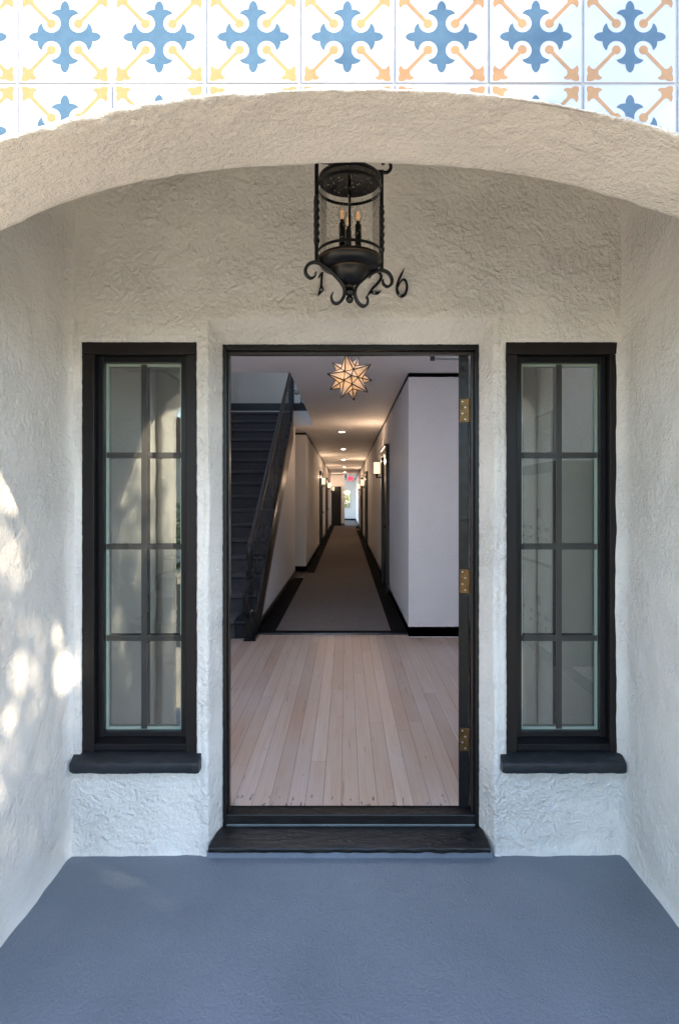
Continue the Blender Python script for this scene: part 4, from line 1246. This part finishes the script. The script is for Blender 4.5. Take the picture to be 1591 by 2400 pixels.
# hallway doors (local: on a wall facing +X)
def make_hdoor():
    t = thing('hall_door', 'x', 'door', (0, 0, 0), 'black apartment doors along the hallway')
    m = MB(); h = 2.10; w = .52
    m.box(0, .05, -w - .11, -w, 0, h); m.box(0, .05, w, w + .11, 0, h); m.box(0, .055, -w - .14, w + .14, h, h + .09); m.box(0, .07, -w - .16, w + .16, h + .09, h + .12)
    m.build('door_casing', M_TRIM, t, bevel=.004)
    m = MB(); m.box(.0, .012, -w, w, .01, h); lf = m.build('leaf', M_BLACK, t)
    m = MB(); m.tube([(.012, w - .08, 1.0), (.05, w - .08, 1.0)], .012, 10); m.lathe([(0, .97), (.026, .985), (.026, 1.015), (0, 1.03)], .06, w - .08, 12)
    m.build('knob', M_BRASS, lf, smooth=True)
    return t
hd = make_hdoor()
spots = [(WR, 9.45, math.pi, 'black door with stepped head, nearest on the right hallway wall'),
         (WR, 18.1, math.pi, 'black door halfway down the right hallway wall'),
         (WR, 23.4, math.pi, 'black door behind the grey cabinet, far down the right wall'),
         (WLc, 18.0, 0, 'black door nearest on the left hallway wall'),
         (WLc, 23.3, 0, 'black door farther on the left hallway wall')]
for k, (x, d, rz, lab) in enumerate(spots):
    if k == 0: hd.location = (x, Y_(d), 0); hd.rotation_euler = (0, 0, rz); hd['label'] = lab
    else: dup(hd, (x, Y_(d), 0), rz, lab)
# end door
ed = thing('end_door', 'plain black door closing the left of the hallway end', 'door', (X_(788, 31.5), YE, 0))
m = MB(); xa, xb = X_(776.5, 31.5), X_(799.5, 31.5); zt = Z_(1140, 31.5)
m.box(xa, xb, YE - .03, YE, 0, zt); m.build('leaf', M_BLACK, ed, bevel=.004)
m = MB(); m.tube([(xb - .07, YE - .03, 1.0), (xb - .07, YE - .07, 1.0)], .02, 10); m.build('knob', M_BRASS, ed)

# window at the end of the hall
ew = thing('end_window', 'bright window with pale frame on the far end wall', 'window', ((WV[0] + WV[1]) / 2, YV, WV[2]))
m = MB(); t = .045
m.box(WV[0] - .03, WV[0] + t, YV - .02, YV + .1, WV[2] - .03, WV[3] + .03); m.box(WV[1] - t, WV[1] + .03, YV - .02, YV + .1, WV[2] - .03, WV[3] + .03)
m.box(WV[0] + t, WV[1] - t, YV - .019, YV + .1, WV[3] - t, WV[3] + .03); m.box(WV[0] + t, WV[1] - t, YV - .019, YV + .1, WV[2] - .03, WV[2] + t); m.box(WV[0] + t, WV[1] - t, YV - .015, YV + .09, 1.13, 1.17)
m.build('frame', M_WHITE, ew)
m = MB(); m.quad((WV[0] + t, YV + .05, WV[2] + t), (WV[1] - t, YV + .05, WV[2] + t), (WV[1] - t, YV + .05, WV[3] - t), (WV[0] + t, YV + .05, WV[3] - t)); m.build('glass', M_PANE2, ew)

# exit sign
es = thing('exit_sign', 'red lit EXIT sign hung from the hall ceiling', 'exit sign', (X_(821, 30), Y_(30), Z_(1126, 30)))
exa, exb, eza, ezb = X_(815.6, 30), X_(826.6, 30), Z_(1126, 30), Z_(1117.2, 30)
m = MB(); m.box(exa - .012, exb + .012, Y_(30), Y_(30) + .04, eza - .012, ezb + .012); m.build('housing', M_GREYCAB, es, bevel=.004)
m = MB(); m.box(exa, exb, Y_(30) - .003, Y_(30) - .0005, eza, ezb); m.build('red_face', M_EXIT, es)
cu = bpy.data.curves.new('exit_text', 'FONT'); cu.body = 'EXIT'; cu.size = .135; cu.align_x = 'CENTER'; cu.align_y = 'CENTER'; cu.extrude = .001
to = bpy.data.objects.new('tmp_text', cu); COL.objects.link(to)
bpy.context.view_layer.update()
me = bpy.data.meshes.new_from_object(to.evaluated_get(bpy.context.evaluated_depsgraph_get()))
bpy.data.objects.remove(to)
me.materials.clear(); me.materials.append(m_simple('exit_letter', (.25, .01, .02), .5, .3))
lt = bpy.data.objects.new('letters', me); COL.objects.link(lt); lt.parent = es
lt.rotation_euler = (R(90), 0, 0); lt.location = Vector(((exa + exb) / 2, Y_(30) - .006, (eza + ezb) / 2)) - ORIGIN[es]
m = MB(); m.tube([((exa + exb) / 2, Y_(30) + .02, ezb), ((exa + exb) / 2, Y_(30) + .02, CEIL)], .01, 8); m.build('hanger', M_GREYCAB, es)
# small things along the hall
x0, x1, z0, z1 = X_(844.5, 23), X_(853.8, 23), Z_(1191.7, 23), Z_(1160.6, 23)
gc = thing('wall_cabinet', 'small dark grey cabinet standing out from the right hallway wall', 'cabinet', (x1, Y_(23), z0))
m = MB(); m.box(x0, WR, Y_(23), Y_(23) + .2, z0, z1); m.build('body', M_GREYCAB, gc, bevel=.004)
m = MB(); m.box(x0 + .012, WR - .012, Y_(23) - .004, Y_(23) - .0005, z0 + .02, z1 - .02); m.build('door', M_GREYCAB, gc)
wd = MB(); xa, xb = X_(832, 26.6), X_(847, 26.6)
wd.prism([(xa, .02), (xb, .02), (xb, .075), (xa + .06, .06), (xa, .035)], lambda u, v, q: (u, Y_(26.6) + q, v), .16)
tag(wd.build('door_wedge', M_WOODW, bevel=.003), 'pale wooden wedge lying on the carpet by the right wall', 'door wedge')
sk = thing('hall_closer', 'black door closer on the ceiling beside the exit sign', 'door closer', (X_(809.5, 31), Y_(31), 2.4))
m = MB(); m.box(X_(808, 31), X_(811.5, 31), Y_(31) - .02, Y_(31) + .06, Z_(1120, 31), Z_(1113, 31)); m.build('body', M_TRIM, sk, bevel=.005)
m = MB(); m.tube([(X_(808.5, 31), Y_(31), Z_(1122.5, 31)), (X_(812, 31), Y_(31) + .3, Z_(1122.5, 31))], .02, 6); m.build('arm', M_TRIM, sk)
bt = MB(); bt.box(X_(831, 38), WR, Y_(38), Y_(38) + .03, Z_(1123.4, 38), Z_(1121.6, 38))
tag(bt.build('picture_rail', M_TRIM), 'short black rail high on the far daylit wall', 'trim')

# ---------------- mailboxes behind the right window -----------------------------------
XF = 1.252; d0, d1 = 3.60, 4.45; zb, zt = .40, 1.644
mb = thing('mailbox_cabinet', 'dark mailbox cabinet with pale doors inside the lobby, seen through glass', 'mailboxes', (1.5, Y_(4), zb))
m = MB(); m.box(XF, LXR - .001, Y_(d0), Y_(d1), zb, zt); m.build('body', M_MAILB, mb, bevel=.004)
def mrow(za, zc, count):
    w = (d1 - d0 - .08) / count
    m = MB(); m.box(XF - .006, XF - .0005, Y_(d0) + .04, Y_(d1) - .04, za, zc)
    dr = m.build('door_panel', M_MAIL, mb, bevel=.002)
    gp = MB()
    for i in range(count):
        y = Y_(d0) + .04 + w * (i + .5)
        lab = MB(); lab.box(XF - .0085, XF - .0065, y - .028, y + .028, za + .36 * (zc - za), za + .36 * (zc - za) + .022); lab.build('name_plate', M_MAILB, dr)
        kn = MB(); kn.tube([(XF - .016, y, za + .26 * (zc - za)), (XF - .0065, y, za + .26 * (zc - za))], .011, 10); kn.build('lock', M_STEEL, dr, smooth=True)
        if i: gp.box(XF - .0068, XF - .0062, y - w / 2 - .001, y - w / 2 + .001, za + .005, zc - .005)
    y = Y_(d0) + .04 + w * 1.5
    lab = MB(); lab.box(XF - .0085, XF - .0065, y - .03, y + .03, za + .5 * (zc - za), za + .5 * (zc - za) + .06); lab.build('notice_plate', M_MAILB, dr)
    gp.build('door_gap', M_MAILB, dr)
mrow(zb + .07, zb + .585, 5); mrow(zb + .605, zt - .07, 5)
nt_ = thing('framed_notice', 'framed paper notice of small print on the lobby wall above the mailboxes', 'notice', (LXR, Y_(5.3), 1.85))
m = MB(); m.box(LXR - .018, LXR - .001, Y_(5.05), Y_(5.5), 1.80, 2.16); m.build('frame', M_MAILB, nt_, bevel=.002)
m = MB(); m.box(LXR - .0195, LXR - .0183, Y_(5.07), Y_(5.48), 1.82, 2.14); pp = m.build('paper', M_PAPER, nt_)
m = MB(); rng = random.Random(5)
for i in range(15):
    z = 2.115 - i * .0195; m.box(LXR - .0205, LXR - .0197, Y_(5.48) - rng.uniform(.25, .38), Y_(5.465), z - .005, z + .004)
m.build('print_lines', M_INK, pp)

# ----------------------------------------------------------------------------
# OUTSIDE (seen in the window reflections, and shading the facade)
# ----------------------------------------------------------------------------
GZ = -.60
g = MB(); g.quad((-300, -300, GZ - .10), (300, -300, GZ - .10), (300, 300, GZ - .10), (-300, 300, GZ - .10)); struct(g.build('ground', M_CONC))
g = MB(); g.quad((-60, -5.2, GZ), (60, -5.2, GZ), (60, -1.25, GZ), (-60, -1.25, GZ)); g.box(-60, 60, -5.35, -5.2, GZ - .13, GZ + .004)
struct(g.build('pavement', M_CONC))
g = MB(); g.quad((-60, -12, GZ - .09), (60, -12, GZ - .09), (60, -5.35, GZ - .09), (-60, -5.35, GZ - .09)); struct(g.build('road', M_ASPH))

def leaves(n, pick, size, seed, tone=(.05, 1), ok=None):
    rng = random.Random(seed); m = MB(); m.keepn = True
    for _ in range(n):
        c = pick(rng)
        if c is None: continue
        if _ % 22 == 0: clump = Vector(c)
        else: c = clump + Vector((rng.gauss(0, 1), rng.gauss(0, 1), rng.gauss(0, 1))) * size * 1.9
        a = Vector((rng.gauss(0, 1), rng.gauss(0, 1), rng.gauss(0, .7))).normalized(); b2 = a.orthogonal().normalized()
        b2 = Matrix.Rotation(rng.uniform(0, 6.28), 3, a) @ b2; c2 = a.cross(b2)
        s = size * rng.uniform(.6, 1.3); c = Vector(c)
        if ok and not ok(c): continue
        m.add([c - b2 * s, c + c2 * s * .38, c + b2 * s, c - c2 * s * .38], [(0, 1, 2, 3)], 0, rng.uniform(*tone))
    return m
def blob_pick(blobs):
    tot = sum(b[3] ** 2 for b in blobs)
    def f(rng):
        t = rng.uniform(0, tot)
        for b in blobs:
            t -= b[3] ** 2
            if t <= 0: break
        d = Vector((rng.gauss(0, 1), rng.gauss(0, 1), rng.gauss(0, 1))).normalized() * (rng.random() ** .45) * b[3]
        return (b[0] + d.x, b[1] + d.y, b[2] + d.z * .85)
    return f
def tree(name, x, y, h, blobs, n, leaf, label, seed, group=None, ok=None):
    t = thing(name, label, 'tree', (x, y, GZ), group)
    m = MB(); top = sum(b[2] for b in blobs) / len(blobs)
    m.tube(catmull([(x, y, GZ), (x + .04, y, GZ + h * .3), (x - .03, y + .05, top)], 6), [lerp(.14, .05, i / 12) for i in range(13)], 9)
    for b in blobs:
        m.tube(catmull([(x, y, lerp(GZ, top, .55)), (lerp(x, b[0], .5), lerp(y, b[1], .5), lerp(GZ + (top - GZ) * .6, b[2], .5)), b[:3]], 4), [lerp(.045, .012, i / 8) for i in range(9)], 6)
    m.build('trunk', M_BARK, t, smooth=True)
    leaves(n, blob_pick(blobs), leaf, seed, ok=ok).build('crown', M_LEAF, t)
# street tree on the sunny side: shades the right half of the tile band and dapples the porch wall
TX = 6.0
SUN = Vector((1.0, -.55, .56)).normalized()
GAPS = [((-1.18, y, z), r) for y, z, r in ((-.06, .69, .056), (-.13, .86, .036), (-.36, .80, .045), (-.40, .74, .028), (-.47, 1.43, .045), (-.46, .64, .042), (-.2, .52, .02), (-.62, 1.15, .025), (-.42, 1.22, .02), (-.30, 1.05, .02))]  # sun paths kept free of leaves, shaped to drop light spots on the wall
def gap_ok(c):
    for p, r in GAPS:
        d = c - Vector(p); d = (d - SUN * d.dot(SUN)).length
        if d < r * (1.3 if r > .05 else .95): return False
    t = c.x + 1.18; y, z = c.y + .55 * t, c.z - .56 * t       # crown thinned along the sun paths to put a faint light veil on the wall
    if -.95 < y < .1 and .38 < z < 1.7 and THIN.random() < (.22 if z > 1.1 else .22 if z > .5 else .12): return False
    return True
THIN = random.Random(21)
tree('street_tree', TX, -4.3, 6.0,
     [(TX, -4.3, 5.0, .72), (TX - .2, -3.75, 5.05, .62), (TX + .2, -4.85, 4.45, .72), (TX, -4.3, 4.2, .75), (TX, -5.1, 3.9, .62), (TX + .1, -3.5, 4.3, .7),
      (TX - .2, -3.95, 5.3, .50), (TX + .1, -3.1, 5.1, .65), (TX - .1, -4.6, 3.5, .7), (TX + .1, -4.75, 4.95, .45), (TX, -4.0, 3.1, .75), (TX - .3, -4.6, 2.9, .7), (TX, -4.15, 3.9, .55), (TX, -4.15, 3.45, .42), (TX + .1, -4.15, 3.4, .42), (TX, -4.1, 3.1, .42), (TX - .1, -4.2, 3.05, .42)],
     33000, .040, 'leafy street tree by the pavement in front of the porch', 11, ok=gap_ok)
tree('garden_shrub', 2.75, -6.4, 2.4, [(2.75, -6.4, 1.35, .75), (3.3, -6.5, 1.0, .8), (2.3, -6.6, .7, .7)], 3000, .05, 'green shrub across the street, mirrored in the window with the mailboxes', 12)
tree('garden_shrub', -3.3, -8.4, 2.0, [(-3.3, -8.4, .85, .6), (-3.9, -8.5, .6, .7), (-2.7, -8.6, .4, .6)], 2500, .05, 'green shrub across the street, mirrored in the window beside the dappled wall', 13)
tree('garden_shrub', .3, YV + 3.2, 3.0, [(.1, YV + 3.0, 1.3, .8), (-.9, YV + 3.4, .9, .9), (.9, YV + 3.3, .5, .8)], 2600, .09, 'green shrub outside the window at the hallway end', 14)

def house(x, y, w, dpt_, h, label):
    t = thing('house', label, 'house', (x, y, GZ))
    m = MB(); m.box(x - w / 2, x + w / 2, y - dpt_, y, GZ, GZ + h); m.build('wall', M_HOUSE, t)
    m = MB(); e = .4; zt = GZ + h
    m.prism([(x - w / 2 - e, zt + .003), (x + w / 2 + e, zt + .003), (x, zt + w * .22)], lambda u, v, q: (u, y + e - q, v), dpt_ + 2 * e); m.build('roof', M_ROOF, t)
    for k in (-.28, .28):
        m = MB(); cx = x + w * k
        m.box(cx - .5, cx + .5, y + .002, y + .06, GZ + 1.0, GZ + 2.3); f = m.build('window', M_WHITE, t, bevel=.01)
        m = MB(); m.quad((cx - .42, y + .065, GZ + 1.08), (cx + .42, y + .065, GZ + 1.08), (cx + .42, y + .065, GZ + 2.22), (cx - .42, y + .065, GZ + 2.22)); m.build('pane', M_SASH, f)
    m = MB(); m.box(x - .5, x + .5, y + .002, y + .05, GZ, GZ + 2.1); m.build('door', M_ROOF, t, bevel=.01)
house(-6.5, -15.5, 7.5, 6, 3.4, 'low pale house with brown roof across the street')
house(6.8, -16.5, 8.0, 6, 3.2, 'pale house across the street behind the shrub')
house(14.5, -4.0, 6.0, 9, 3.0, 'pale unseen house added on the sunny side to block the bright sky')  # out of view, added to screen the sky glow near the sun

# ----------------------------------------------------------------------------
# LIGHT, SKY, CAMERA
# ----------------------------------------------------------------------------
to_sun = Vector((1.0, -.55, .56)).normalized()
el = math.asin(to_sun.z); az = math.atan2(to_sun.x, to_sun.y)
w = bpy.data.worlds.new('World'); scene.world = w; w.use_nodes = True
nt = w.node_tree; nt.nodes.clear()
out = nt.nodes.new('ShaderNodeOutputWorld'); bg = nt.nodes.new('ShaderNodeBackground'); sky = nt.nodes.new('ShaderNodeTexSky')
sky.sky_type = 'NISHITA'; sky.sun_disc = False; sky.sun_elevation = el; sky.sun_rotation = az
sky.air_density = 1.0; sky.dust_density = 0.25; sky.ozone_density = 1.0
bg.inputs['Strength'].default_value = .107
nt.links.new(sky.outputs[0], bg.inputs['Color']); nt.links.new(bg.outputs[0], out.inputs['Surface'])
sl = bpy.data.lights.new('sun', 'SUN'); sl.energy = 2.0; sl.angle = R(.53); sl.color = (1, .86, .66)
so = bpy.data.objects.new('sun', sl); COL.objects.link(so); so.rotation_euler = (-to_sun).to_track_quat('-Z', 'Y').to_euler(); so.location = (8, -6, 8)

cd = bpy.data.cameras.new('camera'); co = bpy.data.objects.new('camera', cd); COL.objects.link(co)
co.location = (0, CY, CZ); co.rotation_euler = (R(90), 0, 0)
cd.sensor_fit = 'VERTICAL'; cd.sensor_height = 36; cd.lens = 36 * F / 2400
cd.shift_x = (795.5 - PX) / 2400; cd.shift_y = (PY - 1200) / 2400
cd.clip_start = .02; cd.clip_end = 1200
scene.camera = co

vs = scene.view_settings
vs.view_transform = 'Standard'; vs.look = 'None'; vs.exposure = 3.05; vs.gamma = 1.0
scene.cycles.use_denoising = True
try: scene.cycles.denoiser = 'OPENIMAGEDENOISE'
except Exception: pass
scene.cycles.max_bounces = 10; scene.cycles.diffuse_bounces = 6; scene.cycles.glossy_bounces = 5
scene.cycles.transparent_max_bounces = 12
scene.cycles.sample_clamp_indirect = 6
